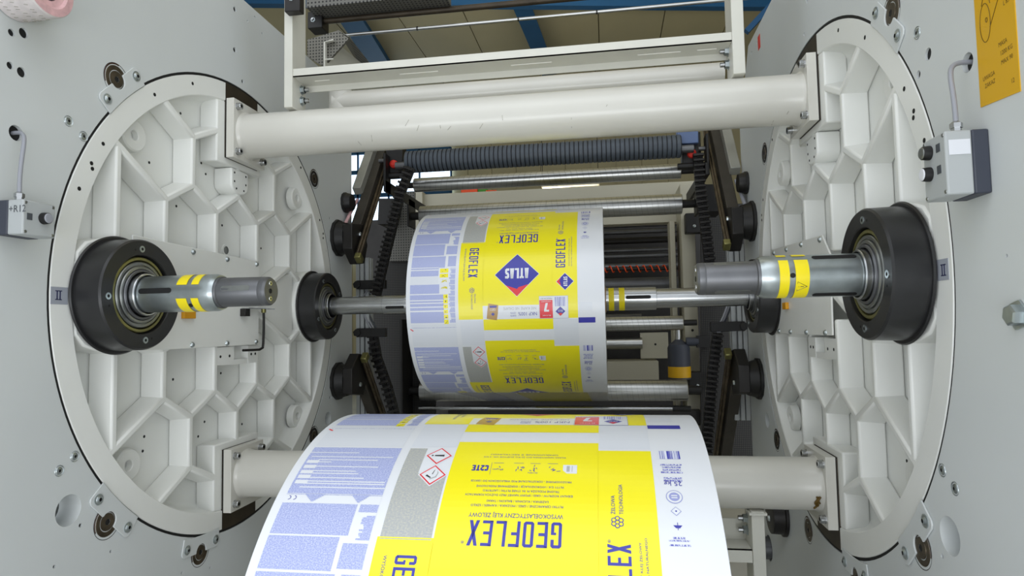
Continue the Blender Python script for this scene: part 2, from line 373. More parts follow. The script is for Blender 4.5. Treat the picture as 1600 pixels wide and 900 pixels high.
# ---- rollers that guide the discs, with their clips
def bolt(b, f, a, c, h, r=.011, hh=.008):
    """button head screw with washer on the plate at (a,c)"""
    o = f(h, a, c); ax = f(1, 0, 0)-f(0, 0, 0)
    b.m('zinc').lathe(o, ax, [(0, r*1.35), (.002, r*1.35), (.002, r), (hh*.7, r*.8), (hh, r*.45)], 16)
    b.m('black').lathe(o, ax, [(hh, r*.45), (hh*.5, r*.4), (hh*.5, 0)], 8)
def cam_roller(s, a, b, ang, label, clips=True, rr=.039, dark=False):
    f = side(s); t = thing('cam_roller', f(0, a, b), label, 'roller', 'guide rollers around the turret discs')
    ax = f(1, 0, 0)-f(0, 0, 0)
    q = B().m('dark_steel' if dark else 'worn_steel').lathe(f(-.05, a, b), ax, [(0, 0), (0, rr), (.047, rr), (.051, rr*.9), (.051, rr*.62), (.048, rr*.6), (.048, rr*.58)], 32)
    q.m('black').lathe(f(0.0004, a, b), ax, [(-.001, rr), (0, rr+.004)], 32); q.m('rust').lathe(f(0.0006, a, b), ax, [(0, rr*.98), (0.0001, rr+.0025)], 32, a0=.6, a1=2.8)
    q.build('roller_ring', t)
    q = NB('worn_steel').lathe(f(-.004, a, b), ax, [(0, rr*.58), (.006, rr*.55), (.006, rr*.2)], 24); q.m('black').lathe(f(.001, a, b), ax, [(0, rr*.22), (0, 0)], 6)
    q.build('axle_pin', t)
    if clips:
        ca, sa = math.cos(ang), math.sin(ang)   # direction towards disc centre
        def P(u, v): return (a+ca*u-sa*v, b+sa*u+ca*v)
        # saddle plate between the roller and the disc with a concave notch round the pin
        nr = rr*.60
        arc = [P(.002+nr*math.cos(x), nr*math.sin(x)) for x in [PI/2-PI*i/12 for i in range(13)]]
        def rimu(v): return (.7965 if abs(a) > .3 else .7965)-math.sqrt(.7445**2-v*v)
        R0 = math.hypot(a, b)
        def edge(v): return R0-math.sqrt(.7470**2-v*v)
        vs_ = [-.084+.168*i/12 for i in range(13)]
        poly = arc+[P(.0, -rr*.62), P(.0, -.078), P(.004, -.086), P(.012, -.090)]+[P(edge(v), v) for v in vs_]+[P(.012, .090), P(.004, .086), P(.0, .078), P(.0, rr*.62)]
        NB('frame_paint').prism(poly, f, .0005, .0045).build('retaining_clip', t, bevel=.001)
        for v in (-.069, .069):
            q = B(); bolt(q, f, *P(.022, v), .0045, .010, .006); q.build('screw', t)
    return t
for s, nm in ((-1, 'left'), (1, 'right')):
    e = ' on the %s frame' % nm
    cam_roller(s, -.562, .565, -PI/4, 'steel cam roller with white clip above the front upper curve of the %s disc' % nm)
    cam_roller(s, -.565, -.569, PI/4, 'rusty cam roller with clip at the %s disc beside the large round hole' % nm)
    cam_roller(s, -.197, -.772, PI/2-.1, 'dark cam roller with white clip at the bottom of the %s disc' % nm)
    cam_roller(s, .563, .559, -3*PI/4, 'brown cam roller half hidden behind the rear upper curve of the %s disc' % nm, clips=False, dark=True)
    cam_roller(s, .56, -.553, 3*PI/4, 'brown cam roller half hidden behind the rear lower curve of the %s disc' % nm, clips=False, dark=True)
    if s > 0: cam_roller(s, .208, -.778, PI/2, 'rusty cam roller behind the right flange of the lower cross tube', clips=False)
f = side(1)
t = thing('thrust_roller', f(0, .50, -.83), 'dark thick roller bolted to the right frame below the lower cross tube', 'roller')
NB('dark_steel').lathe(f(.001, .50, -.815), (-1, 0, 0), [(0, 0), (0, .078), (.010, .078), (.012, .070), (.050, .068), (.052, .060), (.052, 0)], 40).build('roller_body', t)
q = NB('zinc').lathe(f(.053, .50, -.83), (-1, 0, 0), [(0, .012), (.006, .010), (.006, 0)], 6); q.build('bolt', t)
t = thing('roll_stub', f(0, .754, -1.023), 'grey round stub in the hole of the right frame at the bottom', 'stub')
NB('tip_grey').lathe(f(-.02, .754, -1.023), (-1, 0, 0), [(0, 0), (0, .044), (.055, .044), (.060, .040), (.060, 0)], 36).build('stub_body', t)
# plain screws set in the frames
def frame_screw(s, a, b, r, label, grp='countersunk screws of the side frames'):
    f = side(s); q = B(); ax = f(1, 0, 0)-f(0, 0, 0)
    q.m('zinc').lathe(f(0.0003, a, b), ax, [(0, r*1.3), (.001, r*1.25), (-.001, r), (.001, r*.8), (.002, r*.35)], 20); q.m('black').lathe(f(.0025, a, b), ax, [(0, r*.36), (0, 0)], 6)
    tag(q.build('frame_screw'), label, 'screw', grp)
frame_screw(-1, -.706, .408, .010, 'left screw of the pair between the upper left cam roller and the R12 box')
frame_screw(-1, -.662, .384, .010, 'right screw of the pair between the upper left cam roller and the R12 box')
frame_screw(-1, -.667, -.386, .010, 'upper screw of the pair above the large round hole in the left frame')
frame_screw(-1, -.709, -.410, .010, 'lower screw of the pair above the large round hole in the left frame')
frame_screw(1, -.668, -.388, .010, 'upper screw of the pair above the large round hole in the right frame')
frame_screw(1, -.710, -.412, .010, 'lower screw of the pair above the large round hole in the right frame')
frame_screw(1, -.668, .472, .010, 'screw in the right frame just past the upper right cam roller clip')
q = NB('zinc').lathe((W-.001, -.927, -.094), (-1, 0, 0), [(0, .024), (.003, .024), (.003, .017), (.014, .017), (.016, .014), (.016, 0)], 6)
tag(q.build('hex_bolt'), 'large hexagon bolt head at the far right, level with the black hub', 'bolt')
NB_ = NB('red').bb(W-.0012, W-.0002, .555, .590, .985, 1.04)
tag(NB_.build('red_sticker'), 'small red rectangular sticker near the top of the right frame', 'sticker')

# ================================================================== TURRET DISCS
def rib(b, f, p, q, h=-.0005, w0=.010, w1=.017, hb=-.066, ext=.004):
    p = Vector(p); q = Vector(q); d = (q-p).normalized(); n = Vector((-d.y, d.x)); p2 = p-d*ext; q2 = q+d*ext
    def pt(hh, v, w): x = v+n*w; return f(hh, x.x, x.y)
    b.hexa([pt(hb, p2, -w1), pt(hb, q2, -w1), pt(hb, q2, w1), pt(hb, p2, w1), pt(h, p2, -w0), pt(h, q2, -w0), pt(h, q2, w0), pt(h, p2, w0)])
def sym(lst):
    out = set()
    for p, q in lst:
        for sa in (1, -1):
            for sb in (1, -1):
                P, Q = (round(p[0]*sa, 4), round(p[1]*sb, 4)), (round(q[0]*sa, 4), round(q[1]*sb, 4))
                out.add((min(P, Q), max(P, Q)))
    return sorted(out)
def turret_disc(s, nm):
    f = side(s); ax = f(1, 0, 0)-f(0, 0, 0)
    t = thing('turret_disc', f(-.07, 0, 0), 'white cast turret disc with honeycomb ribs on the %s side of the machine' % nm, 'turret disc')
    # rim and floor
    q = NB('casting_paint').lathe(f(0, 0, 0), ax, [(-.07, 0), (-.07, .7455), (-.002, .7450), (0, .7435), (0, .686), (-.003, .683), (-.05, .675), (-.060, .668), (-.066, .655), (-.066, 0)], 144)
    q.build('rim', t)
    q = NB('casting_paint')
    R = [((.122, .10), (.122, .292)), ((.122, .292), (0, .366)), ((.122, .292), (.242, .353)), ((.242, .353), (.242, .507)), ((.242, .507), (.08, .585)), ((.242, .507), (.385, .583)),
         ((.242, .353), (.362, .288)), ((.362, .288), (.362, .148)), ((.362, .288), (.545, .396)), ((.545, .40), (.545, .05)), ((.545, .396), (.575, .412)), ((0, .366), (0, .47)),
         ((.362, .148), (.10, .02)), ((.362, .148), (.47, .09))]
    for i, (p, r) in enumerate(sym(R)): rib(q, f, p, r, h=-.0006-.00008*i)
    for sb in (1, -1):
        q.prism([(-.128, sb*.462), (.13, sb*.462), (.13, sb*.672), (0, sb*.69), (-.128, sb*.672)], f, -.066, -.0022)     # pad behind the tube flange
        arc = [(-.050, .46), (.052, .46), (.052, .405)]+[(.001+.051*math.cos(x), .405+.032*math.sin(x)) for x in [-PI*i/10 for i in range(1, 10)]]+[(-.050, .405)]
        if sb > 0: q.prism([(a, sb*c) for a, c in arc], f, -.066, .001)
    for sa in (1, -1):
        q.prism([(sa*a, c) for a, c in [(.08, .01), (.33, .118), (.40, .135), (.40, -.135), (.33, -.118), (.08, -.01)]], f, -.066, -.014)
        q.prism([(sa*a, c) for a, c in [(.545, .142), (.60, .142), (.645, .128), (.672, .10), (.676, 0), (.672, -.10), (.645, -.128), (.60, -.142), (.545, -.142)]], f, -.066, -.0012)
        q.prism(circ(sa*.545, 0, .150, 48), f, -.066, -.0016)
    ob = q.build('honeycomb_ribs', t, bevel=.005, seg=2)
    # bosses
    for a, c, hh, r in ((-.435, .458, -.048, .046), (-.437, -.458, -.048, .046), (.465, .455, -.028, .045), (.472, -.455, -.028, .045)):
        q = NB('casting_paint').lathe(f(hh, a, c), ax, [(-.025, r*1.06), (-.004, r), (0, r-.004), (0, .016), (-.002, .014), (-.018, .014), (-.018, 0)], 36); q.build('boss', t)
    # machined pads (bare metal) behind the flanges; the dark they reflect is put into the brown
    for sb in (1, -1):
        n = 14; arc = [(-.087+.195*i/n, sb*math.sqrt(.7445**2-(-.087+.195*i/n)**2)) for i in range(n+1)]
        q = NB('brown_steel').prism([(-.087, sb*.484)]+arc+[(.108, sb*.484)], f, -.004, .0006); q.build('machined_pad', t)
    # small holes drilled in the rim and the floor
    def hole(a, c, r, h0, h1, m='black'): NB(m).prism(circ(a, c, r, 12), f, h0, h1).build('drilled_hole', t)
    for a, c in [(-.257, .671), (-.421, .576), (-.601, .383), (-.636, .324), (-.633, .311), (-.671, .253), (.441, .579), (.616, .386), (.65, .33), (.65, .31)]: hole(a, c, .0052, -.004, .0006)
    for a, c in [(-.222, .593), (-.356, .401), (-.117, .460), (-.093, .429), (-.236, .294), (-.320, .234), (.25, .219), (.354, .403), (-.241, -.242), (-.359, -.394), (-.364, -.434), (-.118, -.436), (-.086, -.394), (.129, -.435), (.0, -.242), (.02, .183), (0, .27)]: hole(a, c, .0042, -.07, -.0654)
    for k in (-1, 1):
        for c in (.445, .415, .392): hole(.001+k*.034*(1 if c > .4 else .65), c, .0036, 0, .0016)
    q = NB('casting_paint').lathe(f(-.066, .02, .185), ax, [(0, .021), (.004, .020), (.004, .014)], 24); q.m('bearing_grey').lathe(f(-.066, .02, .185), ax, [(.004, .014), (.001, .013), (.001, 0)], 24); q.build('plug', t)
    k = 1 if s < 0 else -1      # the right disc is the left one turned half round
    # cover plate
    if s < 0: poly = [(-.50, .165), (-.295, .160), (.118, .152), (.118, -.149), (-.385, -.147), (-.50, -.146)]
    else: poly = [(.52, .176), (.47, .170), (-.066, .150), (-.124, .088), (-.112, -.141), (.52, -.145)]
    cp = NB('casting_paint').prism(poly, f, -.001, .0045).build('cover_plate', t, bevel=.0015)
    for a, c in ([(-.252, .146), (-.077, .141), (.101, .141), (-.252, -.137), (-.075, -.138), (.10, -.138)] if s < 0 else [(.467, .156), (.30, .150), (.13, .146), (-.05, .138), (.44, -.136), (.292, -.136), (.116, -.135), (-.061, -.134)]):
        NB('zinc').lathe(f(.0045, a, c), ax, [(0, .009), (.003, .008), (.006, .005), (.007, 0)], 14).build('cover_screw', cp)
    # bracket under the cover
    q = NB('casting_paint'); q.prism([(-.128, -.150), (-.022, -.150), (-.022, -.212), (-.128, -.208)], f, -.066, -.003); q.prism([(.062, -.150), (.122, -.150), (.122, -.212), (.062, -.212)], f, -.066, -.003); q.prism([(-.022, -.195), (.062, -.195), (.062, -.212), (-.022, -.212)], f, -.066, -.004)
    q.prism([(-.022, -.15), (.062, -.15), (.062, -.2), (-.022, -.2)], f, -.066, -.03)
    q.m('black')
    for a in (-.098, -.048, .082, .108): q.prism(circ(a, -.181, .0048, 10), f, -.004, -.0024)
    q.build('drilled_bracket', t, bevel=0)
    # amber tag
    q = NB('amber').bb(*(sorted((f(.004, 0, 0).x, f(.016, 0, 0).x))), *((-.303, -.250) if s < 0 else (.302, .345)), -.058, -.034); tag(q.build('amber_tag', t, bevel=.002), 'small amber tag')
    # numbered plate II
    lp = NB('label_grey').prism([(-.743, .012), (-.697, .012), (-.697, -.028), (-.743, -.028)], f, 0, .001).build('number_plate', t) if s < 0 else NB('label_grey').prism([(-.743+.010, .014), (-.692, .014), (-.692, -.026), (-.733, -.026)], f, 0, .001).build('number_plate', t)
    q = NB('ink_navy'); z0, z1 = -.017, .003; y0 = -.7225 if s < 0 else -.7155
    for dy in (-.004, .004): q.prism([(y0+dy-.0015, z0), (y0+dy+.0015, z0), (y0+dy+.0015, z1), (y0+dy-.0015, z1)], f, .001, .0014)
    for z in (z0, z1): q.prism([(y0-.009, z-.001), (y0+.009, z-.001), (y0+.009, z+.001), (y0-.009, z+.001)], f, .001, .0014)
    q.build('numeral', lp)
    return t
turret_disc(-1, 'left'); turret_disc(1, 'right')

# ---- cross tubes with square flanges
def cross_tube(zc, label):
    t = thing('cross_tube', (0, .006, zc), label, 'tube', 'white tubes joining the two discs')
    yc = .008; n = 64; r = .0760; H = .030
    NB('tube_paint').lathe((-W+H-.002, yc, zc), (1, 0, 0), [(0, r+.008), (.006, r+.003), (.013, r)]+[(.013+i*.09, r) for i in range(1, 20)]+[(2*(W-H)-.009, r), (2*(W-H)-.002, r+.003), (2*(W-H)+.004, r+.008)], n).build('tube', t)
    for s in (-1, 1):
        f = side(s); sg = 1 if zc > 0 else -1
        z0, z1 = zc-.096, zc+.107
        if zc < 0: z0, z1 = zc-.107, zc+.096
        q = NB('tube_paint').prism([(yc-.094, z0), (yc+.100, z0), (yc+.100, z1), (yc-.094, z1)], f, .0025, H); fl = q.build('flange', t, bevel=.0015)
        q = NB('black').prism([(yc-.095, z0+.001), (yc+.099, z0+.001), (yc+.099, z1-.001), (yc-.095, z1-.001)], f, .0006, .0026); q.build('gap_shade', t)  # black layer standing in for the shaded gap behind the flange
        for da in (-.072, .078):
            for zz in (z0+.024, z1-.024):
                o = f(H, yc+da, zz); ax = f(1, 0, 0)-f(0, 0, 0)
                q = NB('steel').lathe(o, ax, [(0, .0125), (.001, .0125), (.001, .0115), (.014, .0115), (.0155, .0105), (.0155, .006)], 20); q.m('black').lathe(o, ax, [(.0155, .006), (.008, .006), (.008, 0)], 6)
                q.build('flange_bolt', t)
    if zc > 0:   # scuffs in the paint
        q = NB('scratch')
        for px, py, dx, dy in ((581, 216, 1.5, 10), (636, 192, 6, -10), (653, 200, 3, -9), (562, 224, 5, 6), (688, 198, .8, 5), (752, 197, 5, -8), (785, 184, .6, 8), (893, 192, .5, 16), (1231, 176, 3, -5), (1207, 192, 3, -7), (948, 165, 2, -3), (702, 200, 5, -6)):
            def on(px_, py_):
                d = RIGHT*((px_-800)/FPX)+UP*((450-py_)/FPX)+FWD
                a = d.y**2+d.z**2; bq = d.y*(CAM.y-yc)+d.z*(CAM.z-zc); c = (CAM.y-yc)**2+(CAM.z-zc)**2-(r+.0004)**2
                return CAM+d*((-bq-math.sqrt(max(0, bq*bq-a*c)))/a)
            q.tube([on(px-dx/2, py-dy/2), on(px+dx/2, py+dy/2)], .0007, 5)
        tag(q.build('scuff_marks', t), 'dark scuff marks')
    else:
        q = NB('sign_ink')
        for k in range(3):
            pts = [(W-.052+.004*k+.003*math.sin(i*1.3+k), yc-(r+.0035)*math.cos(-.25-i*.07), zc+(r+.0035)*math.sin(-.25-i*.07)) for i in range(9-2*k)]
            q.tube(pts, .0028, 6)
        tag(q.build('rust_stain', t), 'ochre rust stain')
    return t
cross_tube(.580, 'upper white cross tube with square bolted flanges between the two discs')
cross_tube(-.580, 'lower white cross tube behind the large front roll')

# ---- hubs with spindles
def hub(s, y, label, spindle, grp):
    f = side(s); ax = f(1, 0, 0)-f(0, 0, 0); o = f(0, y, 0)
    t = thing('spindle_hub', o, label, 'hub', grp)
    hs = NB('hub_black').lathe(o, ax, [(.0047, .153), (.006, .153), (.009, .150), (.009, .1435), (.073, .1418), (.0775, .138), (.0775, .103), (.0755, .101), (.050, .100), (.050, .03)], 96).build('housing', t)
    for k in range(4):
        an = k*PI/2+ (0.07 if y < 0 else .5); r = .117; p = f(.0775, y+r*math.cos(an), r*math.sin(an))
        q = NB('zinc').lathe(p, ax, [(0, .0085), (.0015, .0085), (.0015, .004)], 16); q.m('black').lathe(p, ax, [(.0014, .004), (.0004, .0038), (.0004, 0)], 6); q.build('cap_screw', hs)
        p = f(.0777, y+r*math.cos(an+.2), r*math.sin(an+.2)); q = NB('black').lathe(p, ax, [(0, .003), (.0001, 0)], 10); q.build('tapped_hole', hs)
    NB('olive_steel').lathe(o, ax, [(.051, .0985), (.068, .0975), (.070, .095), (.070, .089), (.066, .088), (.052, .087)], 72).build('seal_ring', t)
    NB('bearing_grey').lathe(o, ax, [(.051, .0855), (.069, .0850), (.071, .083), (.070, .077), (.067, .0765), (.067, .0745), (.072, .0740), (.074, .072), (.074, .0665), (.070, .066)], 72).build('bearing_ring', t)
    NB('tip_grey').lathe(o, ax, [(.060, .0655), (.076, .0650), (.078, .0635), (.078, .0585), (.070, .058)], 72).build('inner_ring', t)
    NB('steel').lathe(o, ax, [(.065, .0550), (.090, .0545), (.092, .0530), (.092, .0500), (.084, .0495)], 64).build('collar', t)
    NB('black').lathe(o, ax, [(.064, .064), (.0642, .045)], 48).build('recess', t)
    if not spindle: return t
    q = NB('zinc').lathe(o, ax, [(.06, .0465), (.255, .0465), (.256, .0468), (.285, .0468), (.291, .0450), (.297, .043), (.297, .037)], 72)
    sl = q.build('sleeve', t)
    q = NB('tip_grey').lathe(o, ax, [(.297, .0405), (.302, .0395), (.304, .0368), (.408, .0362), (.410, .0355), (.412, .0362), (.424, .0357), (.4291, .0318), (.4291, 0)], 64)
    tp = q.build('tip', t)
    # expansion slots: rounded dark keyways on sleeve, lighter on tip
    def keyway(r, h0, h1, an, wd, mt, par, name, dh=.0005):
        q = NB(mt); n = 8; c0, s0 = math.cos(an), math.sin(an); pts = []
        for i in range(n+1): x = PI/2+PI*i/n; pts.append((h0+wd+wd*math.cos(x), wd*math.sin(x)))
        for i in range(n+1): x = -PI/2+PI*i/n; pts.append((h1-wd+wd*math.cos(x), wd*math.sin(x)))
        def P(h, v, rr): a2 = an+v/r; return f(h, y-rr*math.cos(a2), rr*math.sin(a2))
        vs = [q.bm.verts.new(P(h, v, r+dh)) for h, v in pts]; vl = [q.bm.verts.new(P(h, v, r-.006)) for h, v in pts]
        N = len(vs); q.face(vs)
        for i in range(N): q.face([vs[i], vs[(i+1) % N], vl[(i+1) % N], vl[i]])
        return q.build(name, par)
    base = .27 if s < 0 else .95
    for k in range(3):
        an = (.13 if s < 0 else .95)+k*2*PI/3
        keyway(.0466, .100, .190, an, .0068, 'black', sl, 'keyway'); keyway(.0366, .315, .392, an+.08, .0068, 'bearing_grey', tp, 'key_insert', .0002)
    # yellow bands, broken on the left spindle, whole on the right
    for h0, h1 in ((.201, .229), (.241, .261)):
        q = NB('yellow_tape')
        spans = [(-2.9, -.32), (.42, 2.6)] if s < 0 else [(-1.9, .78), (1.1, 3.4)]
        for a0, a1 in spans:
            n = 24; A = []; C = []
            for i in range(n+1):
                x = a0+(a1-a0)*i/n; A.append(q.bm.verts.new(f(h0, y-.0472*math.cos(x), .0472*math.sin(x)))); C.append(q.bm.verts.new(f(h1, y-.0472*math.cos(x), .0472*math.sin(x))))
            for i in range(n): q.face([A[i], A[i+1], C[i+1], C[i]])
        q.build('warning_band', sl)
    x = -.75 if s < 0 else -.02
    q = NB('black').lathe(f(.235, y-.0468*math.cos(x), .0468*math.sin(x)), f(0, -math.cos(x), math.sin(x))-f(0, 0, 0), [(0.0, .0055), (.0008, .0055), (.0008, 0)], 16); q.build('set_screw', sl)
    if s > 0:   # warning triangle printed on the band
        def P(h, v): a2 = -.55+v/.0472; return f(h, y-.0476*math.cos(a2), .0476*math.sin(a2))
        q = NB('ink_black'); tri = [P(.222, -.011), P(.208, 0), P(.222, .011)]
        tri = [P(.2055, 0), P(.225, -.011), P(.225, .011)]
        q.tube(tri+[tri[0]], .0006, 5); q.tube([P(.212, 0), P(.219, 0)], .0007, 5); q.tube([P(.222, 0), P(.2225, 0)], .0008, 5); q.build('warning_triangle', sl)
    # end face screws
    for dz in (-.019, 0, .019):
        p = f(.4292, y-.004, dz); q = NB('steel' if dz else 'black').lathe(p, ax, [(0, .0062), (.0012, .0058), (.0012, .003)], 14); q.m('black').lathe(p, ax, [(.001, .003), (.001, 0)], 6); q.build('end_screw', tp)
    return t
hub(-1, -.547, 'large black hub with a bare steel spindle on the left disc, nearest the camera', True, 'black hubs of the turret')
hub(1, -.547, 'large black hub with a bare steel spindle on the right disc, nearest the camera', True, 'black hubs of the turret')
hub(-1, .547, 'black hub at the rear of the left disc holding the roll shaft', False, 'black hubs of the turret')
hub(1, .547, 'black hub at the rear of the right disc behind the bare spindle', False, 'black hubs of the turret')

# sensor by the left spindle tip
t = thing('proximity_sensor', (-.93, .10, -.02), 'small sensor with thin plate and black cable below the left spindle tip', 'sensor')
NB('dark_steel').bb(-.936, -.916, .000, .030, -.048, -.022).build('mounting_block', t, bevel=.001)
NB('steel').bb(-.934, -.905, .005, .175, -.0215, -.0185).build('plate', t)
NB('olive_steel').cyl((-.918, .12, -.0215), (-.918, .12, -.034), .0085, 16).build('nut', t)
NB('black_steel').tube([(-.918, .12, -.034), (-.918, .121, -.06), (-.917, .119, -.10), (-.915, .113, -.145), (-.914, .108, -.160), (-.916, .09, -.166), (-.920, .06, -.166), (-.93, .01, -.165)], .0045, 10).build('cable', t)

# ================================================================== CONTROL BOXES
def control_box(s, a0, a1, z0, z1, hbase, h1, label, knobs, squares, text):
    f = side(s); ax = f(1, 0, 0)-f(0, 0, 0); cx = (a0+a1)/2
    t = thing('switch_box', f(0, cx, (z0+z1)/2), label, 'switch box')
    NB('box_dark').prism([(a0, z0), (a1, z0), (a1, z1), (a0, z1)], f, 0, hbase).build('base', t, bevel=.003)
    bd = NB('box_grey').prism([(a0, z0), (a1, z0), (a1, z1), (a0, z1)], f, hbase, h1).build('cover', t, bevel=.003)
    for a in (a0+.006, a1-.006):
        for z in (z0+.006, z1-.006): q = NB('bearing_grey').lathe(f(h1, a, z), ax, [(0, .0035), (.001, .003), (.001, 0)], 12); q.build('cover_screw', bd)
    for a, z, m in knobs:
        k = NB('black_steel').lathe(f(h1, a, z), ax, [(0, .0125), (.004, .0125), (.012, .0115), (.013, .0105)], 28).build('knob', t)
        NB(m).lathe(f(h1, a, z), ax, [(.013, .0106), (.0145, .009), (.015, 0)], 28).build('knob_cap', k)
    for a, z in squares:
        NB('ink_dark').prism([(a-.006, z-.007), (a+.006, z-.007), (a+.006, z+.007), (a-.006, z+.007)], f, h1, h1+.001).build('inscription_plate', t)
    # conduit gland and cable up to the hole in the frame
    hm = (hbase+h1)/2-.004
    gp = f(hm, a0+.012, z1)
    NB('steel').lathe(gp, (0, 0, 1), [(0, .008), (.006, .008), (.006, .0095), (.014, .0095), (.017, .006), (.018, .0045)], 6).build('cable_gland', t)
    ya, za = (-.838, .339) if s < 0 else (-.832, .343)
    pts = []
    P0 = Vector(gp)+Vector((0, 0, .012)); P3 = f(-.012, ya, za); P1 = P0+Vector((0, -.004, .09 if s > 0 else .11)); P2 = f(.05, ya-.004, za+.004)
    for i in range(15):
        u = i/14; pts.append(P0*(1-u)**3+P1*3*u*(1-u)**2+P2*3*u*u*(1-u)+P3*u**3)
    NB('cable_grey').tube(pts, .0042, 12).build('cable', t)
    return t, bd
t, bd = control_box(-1, -.880, -.803, .111, .184, .030, .067, 'grey switch box marked R12 with one knob on the left frame', [(-.832, .1505, 'cable_grey')], [(-.865, .1495)], 'R12')
polys, wd = font_text('+R12'); q = NB('ink_dark')
for p in place(polys, 0, 0, 0, .019, .021): q.face([q.bm.verts.new((-W+.034+x, -.8806, .157+z)) for x, z in p])
q.build('lettering', bd)
t, bd = control_box(1, -.880, -.806, .106, .213, .026, .067, 'light grey switch box with two knobs on the right frame', [(-.829, .189, 'bearing_grey'), (-.827, .152, 'box_label')], [(-.858, .190), (-.858, .153)], '')
NB('box_label').bb(.878, .9105, -.8812, -.8802, .172, .197).build('blank_label', bd)

# ================================================================== YELLOW SIGN
f = side(1); t = thing('warning_sign', f(0, -.915, .36), 'yellow warning sign with roll diagrams at the top right of the right frame', 'sign')
pl = NB('sign_yellow').prism([(-.9655, .243), (-.864, .253), (-.864, .56), (-.9655, .56)], f, 0, .0015).build('plate', t)
q = NB('sign_ink')
def sp(a, z): return f(.0018, a, z)
def ring(a, z, ra, rz, n=28, a0=0, a1=2*PI): return [sp(a+ra*math.cos(a0+(a1-a0)*i/n), z+rz*math.sin(a0+(a1-a0)*i/n)) for i in range(n+1)]
q.tube(ring(-.891, .385, .014, .032), .0006, 5); q.tube(ring(-.920, .432, .016, .038, a0=-.6, a1=2.6), .0006, 5)
q.tube([sp(-.884, .416), sp(-.908, .468)], .0006, 4); q.tube([sp(-.903, .372), sp(-.932, .412)], .0006, 4); q.tube(ring(-.895, .388, .0025, .004, 8), .0006, 4); q.tube(ring(-.921, .428, .0025, .004, 8), .0006, 4)
q.build('roll_diagram', pl)
rows = [(-.870, .530, 'ROLL'), (-.872, .488, 'MIN'), (-.878, .470, 'O 500'), (-.915, .500, 'MAX'), (-.940, .389, 'L 85'), (-.922, .330, 'MASA'), (-.926, .315, '1200 KG'), (-.926, .300, 'MAX 90'), (-.876, .292, 'UWAGA'), (-.880, .279, 'ZAKAZ'), (-.948, .262, '12')]
for a, z, s_ in rows:
    polys, wd = font_text(s_); q = NB('sign_ink')
    for p in place(polys, 0, 0, 0, .0085, .0105): q.face([q.bm.verts.new(f(.0018, a-x, z+y)) for x, y in p])
    q.build('sign_lettering', pl)

# hanging tape roll top left
t = thing('tape_roll', (-.90, -.85, .64), 'roll of pink and white tape hanging in the top left corner', 'tape roll')
NB('tape_white').lathe((-.938, -.853, .648), (1, 0, 0), [(0, .025), (0, .064), (.085, .0625), (.088, .060)], 48).build('tape_side', t)
NB('pink').lathe((-.938, -.853, .648), (1, 0, 0), [(.088, .0602), (.0885, .045), (.084, .040), (.082, .028), (0.05, .026)], 48).build('tape_face', t)
NB('cable_grey').lathe((-.938, -.853, .648), (1, 0, 0), [(.02, .0255), (.080, .0255), (.080, .018), (.02, .018)], 32).build('tape_core', t)
q = NB('scratch')
for i in range(26):
    an = -PI/2-.9+1.5*(i % 9)/9+random.uniform(-.05, .05); x0 = -.93+.025*(i//9)+random.uniform(0, .01); r = .0642
    q.tube([(x0, -.853+r*math.cos(an), .648+r*math.sin(an)), (x0+.008, -.853+r*math.cos(an+.03), .648+r*math.sin(an+.03))], .0005, 4)
q.build('printed_dashes', t)

